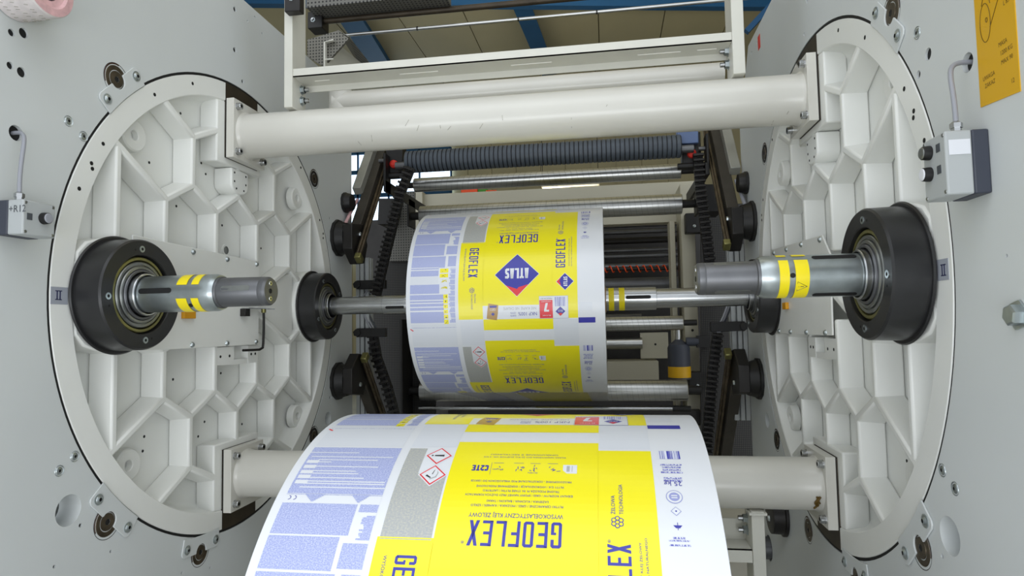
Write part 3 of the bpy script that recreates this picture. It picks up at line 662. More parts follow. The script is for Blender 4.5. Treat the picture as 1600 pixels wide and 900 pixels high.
# ================================================================== PRINTED ROLLS
PER = .5875
def printed_roll(yc, zc, r, dx, dv, x0, x1, label, vclip):
    t = thing('printed_roll', ((x0+x1)/2+dx, yc, zc), label, 'roll')
    q = B(); L = x1-x0; o = (x0+dx, yc, zc)
    q.m('film_white').lathe(o, (1, 0, 0), [(0, r-.0005), (0.0008, r), (L-.0008, r), (L, r-.0005)], 360)
    q.m('paper_edge')
    n = 26; rs = [r-.0005-(r-.052)*i/n for i in range(n+1)]
    q.lathe(o, (1, 0, 0), [((.0007 if i % 2 else 0)+random.uniform(0, .0006), a) for i, a in enumerate(rs)], 96)
    q.lathe(o, (1, 0, 0), [(L-(.0007 if i % 2 else 0), a) for i, a in enumerate(rs)], 96)
    q.build('film_winding', t)
    NB('core_brown').lathe(o, (1, 0, 0), [(-.004, .052), (-.004, .0465), (L+.004, .0465), (L+.004, .052)], 64, close=True).build('cardboard_core', t)
    layers = {}   # (material, layer) -> list of polygons
    def add(m, lay, polys, fine=True): layers.setdefault((m, lay, fine), []).extend(polys)
    def rect(m, lay, u0, v0, u1, v1): add(m, lay, [R_(min(u0, u1), min(v0, v1), max(u0, u1), max(v0, v1))])
    def poly(m, lay, *p): add(m, lay, [list(p)])
    def txt(s_, u, v, ang, h, width, m='ink_blue', lay=3):
        P, wd = font_text(s_); add(m, lay, place(P, u, v, ang, width/wd, h), False)
    def blk(s_, u, v, ang, h, width, m='ink_blue', lay=3, tt=.17, gap=.28): add(m, lay, place(block_text(s_, h, width, tt, gap), u, v, ang))
    rnd = random.Random(3)
    for k in (-2, -1, 0, 1):
        K = k*PER
        if K+.45 < vclip[0] or K-.15 > vclip[1]+.6: continue
        # --- text side panel (left)
        U0, U1 = -.3875, -.222
        vt, vb = K+.410, K+.295
        add('film_tint', 1, [R_(-.222, K-.178+0, -.2215, K+.41)])
        rect('ink_smalltext', 1, U0, vt, U1, vb)
        for vv, ua, ub in ((.395, .0, .55), (.383, .04, .95), (.3745, .14, .80), (.3685, .14, .30), (.357, .12, .84), (.346, .15, .62), (.340, .16, .66), (.330, .14, .74), (.322, .10, .98), (.317, .12, .98), (.309, .1, 1.)):
            rect('film_white', 2, U0+.1655*ua, K+vv, U0+.1655*ub, K+vv-.0022)
        for vv in (.372, .359, .346, .335, .323): rect('film_white', 2, U0+.004, K+vv, U0+.026, K+vv-.008)
        rect('ink_smalltext', 1, U0, K+.2935, U1, K+.2925)
        # row with the conformity mark and ragged certificate text
        for uu, ww in ((.30, .11), (.78, .10)):
            for i in range(7): rect('ink_smalltext', 2, U0+.1655*(uu-ww*(1-i/7.)*.9), K+.294-i*.0021, U0+.1655*(uu+ww*(1-i/7.)), K+.292-i*.0021)
        for c0 in (.0, .0095):
            arc = []
            for i in range(9): x = -PI/2+PI*i/8; arc.append((-.381+c0+.0042*math.cos(x), K+.286+.0042*math.sin(x)))
            for i in range(8, -1, -1): x = -PI/2+PI*i/8; arc.append((-.381+c0+.0032*math.cos(x), K+.286+.0032*math.sin(x)))
            poly('ink_blue', 2, *arc)
        rect('ink_smalltext', 1, U0, K+.276, -.258, K+.222); rect('ink_smalltext', 1, -.253, K+.276, U1, K+.262)
        rect('ink_smalltext', 1, U0, K+.219, -.270, K+.168)
        for i in range(14):
            v_ = K+.256-i*.0029; rect('ink_smalltext', 1, U1, v_, -.245+rnd.uniform(0, .010), v_-.0029)
        rect('ink_smalltext', 1, -.262, K+.210, U1, K+.172); 
        rect('ink_smalltext', 1, U0, K+.164, -.285, K+.12); rect('ink_smalltext', 1, -.285, K+.164, -.262, K+.118); rect('ink_smalltext', 1, -.252, K+.164, U1, K+.122)
        rect('ink_smalltext', 1, U0, K+.117, -.284, K+.112); rect('ink_smalltext', 1, U0, K+.108, -.284, K+.086); rect('film_tint', 1, U0, K+.083, -.284, K+.058)
        for a, b in ((.055, .022), (.018, .0), (-.004, -.010), (-.014, -.024), (-.028, -.038), (-.043, -.083)): rect('ink_smalltext', 1, U0, K+a, -.279 if b > .0 else -.262, K+b)
        for i in range(40):
            v_ = K+.116-i*.005; rect('ink_smalltext', 1, U1, v_, -.2445+rnd.uniform(0, .008), v_-.0042+(.002 if i % 4 == 0 else 0))
        rect('ink_tinytext', 1, U0, K-.1005, U1, K-.1015)
        # pictogram column
        for i, (v0, v1, u0, u1) in enumerate(((.114, .098, -.279, -.248), (.094, .080, -.279, -.248), (.072, .058, -.279, -.248), (.048, .034, -.279, -.248), (.018, .003, -.264, -.248), (.0, -.014, -.264, -.248), (-.018, -.032, -.264, -.248), (-.036, -.050, -.264, -.248), (-.054, -.068, -.264, -.248), (-.072, -.088, -.264, -.248))):
            if i in (2, 3):
                rect('film_white', 2, u0, K+v0+.004, u1, K+v1-.004)
                for j in range(7): poly('ink_olive', 3, *[(a+rnd.uniform(u0+.003, u1-.003), b+K+rnd.uniform(v1+.002, v0-.002)) for a, b in ((0, 0), (.004, .001), (.002, .004))])
            else:
                rect('ink_yellow', 2, u0, K+v0, u1, K+v1)
                for j in range(5 if i in (1, 4, 5) else 3):
                    c = (rnd.uniform(u0+.003, u1-.006), K+rnd.uniform(v1+.002, v0-.005)); poly('ink_black', 3, c, (c[0]+rnd.uniform(.002, .006), c[1]+rnd.uniform(-.001, .002)), (c[0]+rnd.uniform(0, .004), c[1]+rnd.uniform(.002, .004)))
        # registration mark
        poly('ink_red', 2, (-.393, K-.106), (-.3905, K-.104), (-.381, K-.1105), (-.3805, K-.1135), (-.3835, K-.1135)) 
        # --- grey panel with hazard signs
        G0 = K+.410; 
        add('ink_greytext', 1, [R_(-.206, K+.219, -.1745, G0)]); add('ink_greytext', 1, [R_(-.1745, K+.219, -.125, K+.343)])
        poly('ink_greytext', 1, (-.1745, K+.343), (-.125, K+.343), (-.125, K+.339+.0), (-.125, K+.343))
        for vc in (.3885, .340):
            cx = -.1485
            add('film_white', 2, [place([[(-.0255, 0), (0, -.0255), (.0255, 0), (0, .0255)]], cx, K+vc, 0)[0]])
            add('ink_red', 3, [place([[(-.0228, 0), (0, -.0228), (.0228, 0), (0, .0228)]], cx, K+vc, 0)[0]])
            add('film_white', 4, [place([[(-.0196, 0), (0, -.0196), (.0196, 0), (0, .0196)]], cx, K+vc, 0)[0]])
        poly('ink_black', 5, (-.156, K+.387), (-.156, K+.390), (-.139, K+.391), (-.139, K+.386)); poly('ink_black', 5, *[(-.160+.002*math.cos(i), K+.3885+.002*math.sin(i)) for i in range(6)])
        poly('ink_black', 5, (-.146, K+.352), (-.1475, K+.350), (-.150, K+.341), (-.1485, K+.341)); poly('ink_grey', 5, (-.142, K+.350), (-.139, K+.344), (-.141, K+.334), (-.151, K+.329), (-.152, K+.331), (-.143, K+.336), (-.141, K+.343)); poly('ink_black', 5, (-.158, K+.340), (-.150, K+.334), (-.151, K+.332), (-.160, K+.337))
        # --- yellow areas: left column, middle panel, right column
        rect('ink_yellow', 1, -.210, K+.2225, -.1205, K-.0735)
        rect('ink_yellow', 1, -.1215, K+.4335, .1255, K-.1135)
        rect('ink_yellow', 1, .1250, K+.4095, .2125, K-.0745)
        rect('ink_blue', 1, .2135, K-.0735, .2715, K-.0925)
        # middle: titles (turned upside down)
        blk('GEOFLEX', .0715, K+.2535, PI, .0405, .1415, tt=.115, gap=.30)
        txt('®', -.074, K+.220, PI, .006, .005)
        txt('WYSOKOELASTYCZNY KLEJ ŻELOWY', .0725, K+.2665, PI, .0105, .146)
        lines = [(.2840, 'PŁYTKI CERAMICZNE / GRES / MOZAIKA / KAMIEŃ / SZKŁO', .072, -.073), (.2925, 'ŁAZIENKA / KUCHNIA / BALKON / TARAS', .049, -.049), (.3040, 'IDEALNY ROZPŁYW / GRES / SPOINY NAWET PRZY DUŻYCH FORMATACH', .086, -.085), (.3125, 'TRUDNE PODŁOŻA M. IN. STARE PŁYTKI / LASTRYKO', .065, -.058), (.3215, 'PŁYTY G-K / HYDROIZOLACJE / OGRZEWANIE PODŁOGOWE', .071, -.070), (.3325, 'MROZOODPORNE - ODKSZTAŁCALNE POD WIELKOŚCIACH DO 120X120', .083, -.081)]
        for v_, s_, ua, ub in lines: txt(s_, ua, K+v_-.002, PI, .0058, ua-ub)
        txt('KLASA NAJWYŻSZA DO 25 KG ZUŻYCIE OK. 3 KG', .071, K+.3905-.002, PI, .0045, .140); txt('OPAKOWANIE Z RECYKLINGU', .058, K+.3975-.002, PI, .0045, .116)
        # icon row
        rect('film_white', 3, .068, K+.3685, .091, K+.348); rect('ink_grey', 4, .074, K+.3655, .079, K+.352); rect('ink_grey', 4, .0825, K+.366, .0835, K+.352); poly('ink_yellow', 4, (.068, K+.3545), (.068, K+.348), (.0745, K+.348))
        for uc, kd in ((.051, 0), (.022, 1), (-.006, 2), (-.040, 3)):
            for i in range(6 if kd != 3 else 3):
                a = rnd.uniform(0, 2*PI); c = (uc+rnd.uniform(-.007, .007), K+.357+rnd.uniform(-.007, .006)); l = rnd.uniform(.003, .007)
                p = (c[0]+l*math.cos(a), c[1]+l*math.sin(a)); n_ = (-.0006*math.sin(a), .0006*math.cos(a))
                poly('ink_blue', 3, (c[0]-n_[0], c[1]-n_[1]), (p[0]-n_[0], p[1]-n_[1]), (p[0]+n_[0], p[1]+n_[1]), (c[0]+n_[0], c[1]+n_[1]))
            rect('ink_blue', 3, uc-.009, K+.3715, uc+.008, K+.3707)
        txt('30 MIN', .027, K+.3495, PI, .004, .016); txt('5-15 MM', -.031, K+.357, PI, .004, .018)
        blk('C2TE', -.0565, K+.3650, PI, .0135, .028, tt=.2, gap=.2); rect('ink_blue', 3, -.0525, K+.372, -.0520, K+.343)
        # big diamond
        def dia(cu, cv, hl, ang, tw, th):
            add('film_white', 2, [place([[(-hl-.002, 0), (0, -hl-.002), (hl+.002, 0), (0, hl+.002)]], cu, cv, ang)[0]])
            add('ink_blue', 3, [place([[(-hl, 0), (0, -hl), (hl, 0), (0, hl)]], cu, cv, ang)[0]])
            g = hl/.078
            add('ink_red', 4, [place([[(-.040*g, .038*g), (0, .052*g), (0, .078*g)]], cu, cv, ang)[0], place([[(.040*g, .038*g), (0, .078*g), (0, .052*g)]], cu, cv, ang)[0]])
            add('ink_red', 4, [place([[(-.042*g, .036*g), (-.006*g, .046*g), (0, .054*g), (-.004*g, .060*g)]], cu, cv, ang)[0]])
            add('film_white', 4, place(block_text('ATLAS', th, tw, .19, .18), *place([[(-tw/2, -th*.62)]], cu, cv, ang)[0][0], ang))
        dia(.001, K+.083, .078, PI, .084, .038); dia(.170, K+.053, .0295, PI/2, .034, .0135)
        # white strip with slogan
        rect('film_white', 2, -.122, K-.026, .079, K-.0745)
        txt('NKP 100%', .070, K-.051, PI, .0175, .066); txt('CZYSTA', -.004, K-.0505, PI, .0085, .020); txt('ROBOTA', -.004, K-.060, PI, .0085, .020)
        txt('NIE KAPIE', .068, K-.033, PI, .014, .054, 'ink_grey'); txt('NIE CHLAPIE', .008, K-.033, PI, .014, .056, 'ink_grey')
        poly('ink_brown', 3, (-.101, K-.018), (-.066, K-.024), (-.068, K-.052), (-.073, K-.078), (-.109, K-.072), (-.106, K-.045))
        rect('ink_blue', 4, -.097, K-.026, -.072, K-.033); poly('ink_blue', 4, (-.086, K-.050), (-.079, K-.056), (-.086, K-.062), (-.093, K-.056)); txt('GEO', -.076, K-.036, PI, .012, .020, 'film_white', 5)
        rect('ink_lilac', 2, .0785, K+.0035, .1795, K-.0755); rect('film_white', 3, .0795, K+.0025, .1785, K-.0745); rect('ink_red', 4, .080, K-.0105, .1255, K-.0735)
        blk('7', .1125, K-.021, PI, .030, .017, 'film_white', 5, .22, .1); txt('ROK', .118, K-.062, PI, .006, .030, 'film_white', 5); txt('NOWOŚĆ', .120, K-.0135, PI, .0055, .034, 'film_white', 5)
        txt('MADE IN EU', .124, K-.003, PI, .006, .040, 'ink_black', 4)
        rect('ink_bars', 4, .132, K-.001, .170, K-.033); poly('ink_blue', 4, (.152, K-.034), (.169, K-.0505), (.152, K-.067), (.135, K-.0505)); poly('ink_red', 5, (.144, K-.0585), (.152, K-.0555), (.160, K-.0585), (.152, K-.067)); txt('EKO', .160, K-.046, PI, .010, .016, 'film_white', 5)
        # left column title (reads downwards) and right column title (reads upwards)
        blk('GEOFLEX', -.1745, K+.195, -PI/2, .0335, .1185, tt=.125, gap=.30); txt('WYSOKOELASTYCZNY KLEJ ŻELOWY', -.193, K+.194, -PI/2, .0078, .130)
        blk('GEOFLEX', .1715, K+.104, PI/2, .0335, .1185, tt=.125, gap=.30); txt('®', .143, K+.224, PI/2, .006, .005)
        txt('WYSOKOELASTYCZNY KLEJ ŻELOWY', .1865, K+.108, PI/2, .0048, .118); txt('DO PŁYTEK I KAMIENIA NATURALNEGO', .195, K+.108, PI/2, .0048, .125)
        for (cu, cv, an, u2, u3, v_) in ((-.160, .030, -PI/2, -.152, -.1635, .018), (.1535, .257, PI/2, .1505, .1625, .270)):
            for a in range(6):
                x = a*PI/3+.5; add('ink_blue', 3, [[(cu+.0062*math.cos(x)+.0042*math.cos(y*PI/3+.3), K+cv+.0062*math.sin(x)+.0042*math.sin(y*PI/3+.3)) for y in range(6)]])
                add('ink_yellow', 4, [[(cu+.0062*math.cos(x)+.0027*math.cos(y*PI/3+.3), K+cv+.0062*math.sin(x)+.0027*math.sin(y*PI/3+.3)) for y in range(6)]])
            txt('ŻELOWA', u2, K+v_, an, .0085, .034); txt('TECHNOLOGIA', u3, K+v_, an, .0085, .056)
        # white margin, small print turned upside down
        rect('ink_bars', 2, .225, K+.4105, .259, K+.388)
        for v_, w_, h_ in ((.3745, .034, .0035), (.3685, .030, .0035), (.3625, .028, .0035), (.3565, .034, .0035), (.3435, .028, .0035), (.3385, .028, .0035)): rect('ink_tinytext', 2, .242-w_/2, K+v_, .242+w_/2, K+v_-h_)
        txt('25 kg', .2545, K+.3345, PI, .0130, .027)
        add('ink_lilac', 2, [circ(.2405, K+.304, .0125, 20)]); add('film_white', 3, [circ(.2405, K+.304, .0112, 20)]); add('ink_lilac', 4, [circ(.2405, K+.304, .0082, 16)]); add('film_white', 5, [R_(.236, K+.301, .245, K+.303), R_(.236, K+.305, .245, K+.307)])
        add('ink_lilac', 2, [place([[(-.008, 0), (0, -.008), (.008, 0), (0, .008)]], .2405, K+.278, 0)[0]]); add('film_white', 3, [place([[(-.0068, 0), (0, -.0068), (.0068, 0), (0, .0068)]], .2405, K+.278, 0)[0]]); add('ink_blue', 4, [circ(.2405, K+.278, .0014, 8)])
        poly('ink_blue', 2, (.234, K+.2545), (.247, K+.2545), (.2435, K+.250), (.2375, K+.250)); rect('ink_blue', 2, .2400, K+.259, .2410, K+.247)
        rect('ink_tinytext', 2, .232, K+.236, .249, K+.233); rect('ink_tinytext', 2, .226, K+.2315, .255, K+.2295); rect('ink_tinytext', 2, .226, K+.225, .256, K+.2225)
        # (the square codes are left out)
        rect('film_tint', 1, .216, K-.020, .262, K-.05)
        rect('film_tint', 1, -.206, K-.078, -.1225, K-.172); rect('film_tint', 1, U0, K-.088, U1, K-.172); rect('film_tint', 1, .127, K-.078, .2125, K-.172)
    groups = {}
    for (m, lay, fine), polys in layers.items():
        q = B().m(m); bm = q.bm
        for P in polys:
            if len(P) < 3: continue
            vs = [bm.verts.new((a, b, 0)) for a, b in P]; q.face(vs)
        if fine:
            vmin, vmax = vclip
            st = .012; v = math.ceil(vmin/st)*st
            allv = [x.co.y for x in bm.verts]; lo, hi = min(allv), max(allv); v = max(v, math.ceil(lo/st)*st)
            while v < min(vmax, hi):
                bmesh.ops.bisect_plane(bm, geom=list(bm.verts)+list(bm.edges)+list(bm.faces), dist=1e-7, plane_co=(0, v, 0), plane_no=(0, 1, 0)); v += st
        bmesh.ops.bisect_plane(bm, geom=list(bm.verts)+list(bm.edges)+list(bm.faces), dist=1e-7, plane_co=(0, vclip[1], 0), plane_no=(0, 1, 0), clear_outer=True)
        bmesh.ops.bisect_plane(bm, geom=list(bm.verts)+list(bm.edges)+list(bm.faces), dist=1e-7, plane_co=(0, vclip[0], 0), plane_no=(0, -1, 0), clear_outer=True)
        uvl = bm.loops.layers.uv.new('UVMap')
        for fc in bm.faces:
            for l in fc.loops: l[uvl].uv = (l.vert.co.x, l.vert.co.y)
        rr = r+.00012+.00016*lay
        for vtx in bm.verts:
            u, v = vtx.co.x+dx, vtx.co.y+dv; an = v/r
            vtx.co = (u, yc-rr*math.cos(an), zc+rr*math.sin(an))
        for fc in bm.faces:
            c = fc.calc_center_median(); n = Vector((0, c.y-yc, c.z-zc)); fc.normal_update()
            if fc.normal.dot(n) < 0: fc.normal_flip()
        groups.setdefault(m, []).append(q)
    # one mesh for the whole print
    me = bpy.data.meshes.new('print'); big = bmesh.new(); names = []
    for m, qs in groups.items():
        names.append(m); idx = len(names)-1
        for q in qs:
            for fc in q.bm.faces: fc.material_index = idx
            tmp = bpy.data.meshes.new('tmp'); q.bm.to_mesh(tmp); q.bm.free(); big.from_mesh(tmp); bpy.data.meshes.remove(tmp)
    big.to_mesh(me); big.free()
    for n in names: me.materials.append(MATS[n])
    o = bpy.data.objects.new('printed_surface', me); col.objects.link(o); o.parent = t; o.matrix_parent_inverse = Matrix.Translation(t.location).inverted()
    tag(o, 'yellow and blue packaging print with white margins')
    return t
printed_roll(.547, 0, .3667, 0, 0, -.403, .3052, 'yellow and white printed film roll on the rear shaft of the turret', (-1.30, 1.00))
printed_roll(-.7383, -.7314, .4521, .1666, .7164, -.403, .3052, 'large yellow and white printed film roll in front at the bottom of the picture', (-1.9, .90))
# cradle shaft of the front roll (below and beside it)
t = thing('roll_shaft', (.118, -.7383, -.7314), 'steel shaft carrying the large front roll', 'shaft')
NB('zinc').cyl((-.236-.16, -.7383, -.7314), (.472+.16, -.7383, -.7314), .0455, 48).build('shaft_body', t)
for x in (-.36, .60):
    NB('dark_steel').bb(x-.03, x+.03, -.7383-.07, -.7383+.07, -1.70, -.7314-.044).build('cradle_stand', t, bevel=.004)

# rear winding shaft
t = thing('winding_shaft', (0, .547, 0), 'polished steel winding shaft through the rear roll', 'shaft')
NB('steel').lathe((-W+.06, .547, 0), (1, 0, 0), [(0, 0), (0, .0375), (.262, .0375), (.264, .0400), (.280, .0400), (.36, .0400), (.362, .0455), (1.383, .0455), (1.385, .0385), (1.76, .0380), (1.76, 0)], 72).build('shaft_body', t)
for h0, h1 in ((.319, .340), (.359, .381)): NB('yellow_tape').lathe((h0, .547, 0), (1, 0, 0), [(0, .0458), (h1-h0, .0458)], 64).build('warning_band', t)
def slot(x0, x1, yc, r, an, wd):
    q = NB('black'); pts = []; n = 8
    for i in range(n+1): x = PI/2+PI*i/n; pts.append((x0+wd+wd*math.cos(x), wd*math.sin(x)))
    for i in range(n+1): x = -PI/2+PI*i/n; pts.append((x1-wd+wd*math.cos(x), wd*math.sin(x)))
    q.face([q.bm.verts.new((a, yc-r*math.cos(an+b/r), r*math.sin(an+b/r))) for a, b in pts]); return q
slot(.385, .482, .547, .0460, .10, .007).build('keyway', t); slot(-.60, -.48, .547, .0406, -.33, .006).build('keyway', t)

# ================================================================== WHITE SUPERSTRUCTURE ON THE UPPER TUBE
def hexbolt(b, p, ax, r=.013, L=.020):
    b.m('zinc').lathe(p, ax, [(0, r*1.35), (.002, r*1.35), (.002, r), (L*.6, r), (L*.62, r*.9)], 6); b.m('steel').lathe(p, ax, [(.0, r*.55), (L*1.3, r*.55), (L*1.35, r*.3), (L*1.35, 0)], 12)
t = thing('support_post', (-.735, 0, .66), 'white upright post standing on the upper cross tube, left one', 'post', 'white posts on the upper cross tube')
q = NB('beam_paint').bb(-.752, -.722, -.045, .052, .655, 1.13).build('post_body', t, bevel=.002)
for z in (.737, .698):
    q = B(); hexbolt(q, (-.722, .022, z), (1, 0, 0)); q.build('bolt', t)
t = thing('support_post', (.73, 0, .66), 'white upright post standing on the upper cross tube, right one', 'post', 'white posts on the upper cross tube')
NB('beam_paint').bb(.712, .748, -.045, .052, .655, 1.13).build('post_body', t, bevel=.002)
for z in (.755, .712):
    q = B(); hexbolt(q, (.712, .022, z), (-1, 0, 0)); q.build('bolt', t)
t = thing('channel_beam', (0, 0, .76), 'white folded channel beam with slots between the two upper posts', 'beam')
q = NB('beam_paint').bb(-.7215, .7115, -.040, -.0365, .760, .788); q.bb(-.7215, .7115, .049, .0525, .738, .7635)
def f2(h, a, b): return Vector((a, b, .7600+h))
q.plate([(-.7215, -.040), (.7115, -.040), (.7115, .0525), (-.7215, .0525)], [[(x, .004), (x+l, .004), (x+l, .011), (x, .011)] for x, l in ((-.668, .055), (-.362, .135), (.02, .135), (.43, .135), (.615, .06))], f2, 0, .0035)
q.build('folded_plate', t)
q = NB('box_label')
t = thing('cross_tube', (0, .3, .79), 'thin white round tube behind the channel beam', 'tube')
NB('tube_paint').cyl((-.72, .3, .785), (.745, .3, .785), .045, 40).build('tube', t)
NB('tube_paint').cyl((-.70, .3, .60), (-.70, .3, .835), .045, 32).build('elbow_leg', t)
# bracket under the lower tube (bottom right)
t = thing('support_post', (.73, 0, -.66), 'white upright post hanging below the lower cross tube at bottom right', 'post')
NB('beam_paint').bb(.713, .749, -.045, .052, -1.15, -.652).build('post_body', t, bevel=.002)
for z in (-.725, -.690):
    q = B(); hexbolt(q, (.713, .022, z), (-1, 0, 0)); q.build('bolt', t)
NB('beam_paint').bb(.706, .756, -.05, .055, -.662, -.655).build('foot_plate', t)
t = thing('channel_beam', (0, 0, -.76), 'white folded channel beam below the lower cross tube, mostly behind the front roll', 'beam')
q = NB('beam_paint').bb(-.72, .712, -.040, -.0365, -.800, -.762); q.bb(-.72, .712, .049, .0525, -.765, -.700)
q.bb(-.72, .712, -.040, .0525, -.7655, -.762); q.build('folded_plate', t)

# cable tray, bracket, rods and hose above
t = thing('cable_tray', (-.75, .4, 1.05), 'grey perforated cable tray behind the left upper post', 'cable tray')
y0 = .32
P = [at(480, 62, y=y0), at(527, 48, y=y0), at(545, 60, y=y0), at(505, 104, y=y0), at(480, 88, y=y0)]
q = NB('tray_grey'); n = len(P); A = [q.bm.verts.new(p) for p in P]; C = [q.bm.verts.new(p+Vector((.0, .01, 0))) for p in P]
q.face(A); q.face(C[::-1])
for i in range(n): q.face([A[i], A[(i+1) % n], C[(i+1) % n], C[i]])
q.build('end_plate', t)
q = NB('tray_grey'); a_, b_ = at(527, 48, y=y0), at(545, 58, y=y0); c2, d2 = at(578, 100, y=y0+.35), at(560, 100, y=y0+.35)
q.hexa([a_, b_, c2, d2, a_+Vector((0, 0, .004)), b_+Vector((0, 0, .004)), c2+Vector((0, 0, .004)), d2+Vector((0, 0, .004))]); q.build('side_plate', t)
t = thing('angle_bracket', (-.75, .3, .95), 'white folded sheet bracket with a hooked edge beside the cable tray', 'bracket')
y0 = .30; q = NB('beam_paint')
a_, b_, c2 = at(507, 104, y=y0), at(507, 66, y=y0), at(521, 62, y=y0)
q.tube([a_, b_, c2], .0035, 6); q.tube([at(508, 93, y=y0), at(521, 92, y=y0)], .003, 6); q.build('hooked_edge', t)
q = NB('beam_paint'); e_ = at(566, 100, y=y0+.35); g_ = at(507, 104, y=y0)
v = [q.bm.verts.new(p) for p in (b_, c2, e_, g_)]; v2 = [q.bm.verts.new(p+Vector((0, .004, 0))) for p in (b_, c2, e_, g_)]
q.face(v); q.face(v2[::-1])
for i in range(4): q.face([v[i], v[(i+1) % 4], v2[(i+1) % 4], v2[i]])
q.build('sheet', t)
t = thing('guide_rod', (0, .5, 1.23), 'thick dark steel rod crossing at the top of the picture', 'rod')
NB('brown_steel').cyl((-.90, .5, 1.230), (.9, .5, 1.226), .0125, 20).build('rod', t)
NB('black_steel').bb(-.925, -.86, .47, .54, 1.19, 1.262).build('bearing_block', t, bevel=.003)
q = B(); hexbolt(q, (-.90, .47, 1.225), (0, -1, 0), .008, .008); q.build('bolt', t)
t = thing('guide_rod', (0, .5, 1.16), 'thin bright steel rod above the white channel beam', 'rod')
NB('chrome').cyl((-.80, .5, 1.159), (.93, .5, 1.161), .0068, 16).build('rod', t)
for x in (-.45, -.02, .3): NB('dark_steel').cyl((x, .5, 1.16), (x+.006, .5, 1.16), .0085, 16).build('ring', t)
t = thing('corrugated_hose', (-.6, .42, 1.27), 'grey perforated cable duct above the dark rod at the top left', 'duct')
NB('perforated_grey').bb(-.895, -.30, .40, .50, 1.242, 1.30).build('duct_body', t)
t = thing('clamp_block', (-.78, .1, 1.1), 'dark clamp at the top of the left upper post', 'clamp')
p = at(464, 8, y=-.06); NB('dark_steel').bb(p.x-.035, p.x+.02, -.08, -.047, p.z-.03, p.z+.1).build('clamp_body', t, bevel=.003)
q = B(); hexbolt(q, (p.x-.01, -.08, p.z+.012), (0, -1, 0), .006, .006); q.build('bolt', t)

# film web leaving the rear roll under the lowest grooved roller
def film(name, rgb, al=.9):
    m = mat(name, rgb, .25, noise=.03); m.node_tree.nodes['Principled BSDF'].inputs['Alpha'].default_value = al
film('web_white', (176, 176, 176), .8); film('web_lilac', (140, 142, 160), .85); film('web_yellow', (176, 166, 30), .92)  # back side of the film, with the poor light there darkened into the colours
q = B(); th = .0005
for m, u0, u1 in (('web_white', -.403, -.387), ('web_lilac', -.387, -.222), ('web_white', -.222, -.1205), ('web_yellow', -.1205, .2125), ('web_white', .2125, .3052)):
    q.m(m); n = 12
    def wp(k): u = k/n; y = .62+u*(1.72-.62); z = -.3595+u*(-.546+.3595); return y, z
    A = [q.bm.verts.new((u0, *wp(k))) for k in range(n+1)]; C = [q.bm.verts.new((u1, *wp(k))) for k in range(n+1)]
    for k in range(n): q.face([A[k], C[k], C[k+1], A[k+1]])
tag(q.build('film_web'), 'grey see-through film web running from the bottom of the rear roll to the lowest roller', 'film')

# ================================================================== REAR ROLLERS
def steel_roller(y, z, r, x0, x1, label, m='chrome', tl=.0):
    t = thing('guide_roller', ((x0+x1)/2, y, z), label, 'roller', 'steel guide rollers behind the turret')
    NB(m).lathe((x0, y, z), (1, 0, 0), [(0, r*.55), (0, r*.94), (.003, r), (x1-x0-.003, r), (x1-x0, r*.94), (x1-x0, r*.55)], 48).build('roller_shell', t)
    # spiral scribe lines
    q = NB('ink_dark'); k = 0
    x = x0+.03
    while x < x1-.03:
        pts = []
        for i in range(13):
            an = -1.3+2.6*i/12; pts.append((x+.010*i/12*(1 if x < (x0+x1)/2 else -1)*2, y-(r+.0002)*math.cos(an), z+(r+.0002)*math.sin(an)))
        q.tube(pts, .0005, 4); x += .030
    q.build('spiral_groove', t)
    for s, xe in ((-1, x0), (1, x1)): NB('black_steel').cyl((xe, y, z), (xe+s*.075, y, z), r*.42, 20).build('journal', t)
    return t
steel_roller(1.3, .680, .038, -.714, .704, 'bright grooved steel roller directly under the black rubber roller')
steel_roller(1.5, .546, .055, -.743, .728, 'grooved steel roller just above the rear printed roll')
steel_roller(1.6, -.100, .040, -.77, .724, 'grooved steel roller right of the rear roll below the shaft')
steel_roller(1.7, -.482, .060, -.811, .747, 'grooved steel roller at the foot of the rear roll')
t = thing('rubber_roller', (0, 1.1, .755), 'dark grey ribbed rubber roller below the upper cross tube', 'roller')
prof = [(0, .03), (0, .053)]; n = 62; L = 1.377
for i in range(n):
    x = L*i/n; prof += [(x+.0015, .056), (x+L/n*.80, .056), (x+L/n*.84, .0525), (x+L/n, .0525)]
q = B(); mats = ['rubber']+[m for i in range(n) for m in ('rubber', 'rubber', 'groove', 'groove')]
q.lathe((-.692, 1.1, .755), (1, 0, 0), prof+[(L, .03)], 40, mats=(mats+['rubber'])[:len(prof)]); q.build('ribbed_sleeve', t)
for s, xe in ((-1, -.692), (1, .685)): NB('tip_grey').cyl((xe, 1.1, .74), (xe+s*.06, 1.1, .74), .020, 20).build('journal', t)
t = thing('tie_bar', (0, 1.7, -.56), 'thin steel bar under the lowest grooved roller', 'bar')
NB('steel').cyl((-.82, 1.68, -.582), (.66, 1.68, -.582), .010, 14).build('bar', t); NB('black_steel').cyl((.66, 1.68, -.582), (.76, 1.68, -.585), .018, 14).build('end_knob', t)

for s, x in ((-1, -.80), (1, .805)):
    nm = 'left' if s < 0 else 'right'
    q = NB('black_steel').bb(x-.008*s-.006, x+.006, 1.06, 1.80, .60, .66); q.bb(x-.006, x+.006, 1.06, 1.14, .6, .80); q.bb(x-.006, x+.006, 1.44, 1.56, .48, .64)
    tag(q.build('roller_carrier', bevel=.003), 'black carrier plate holding the %s ends of the upper rollers' % nm, 'bracket')
q = NB('black_steel').bb(-.895, -.88, 1.56, 1.78, -1.7, -.05); tag(q.build('roller_carrier', bevel=.003), 'black upright carrying the left ends of the lower grooved rollers', 'bracket')
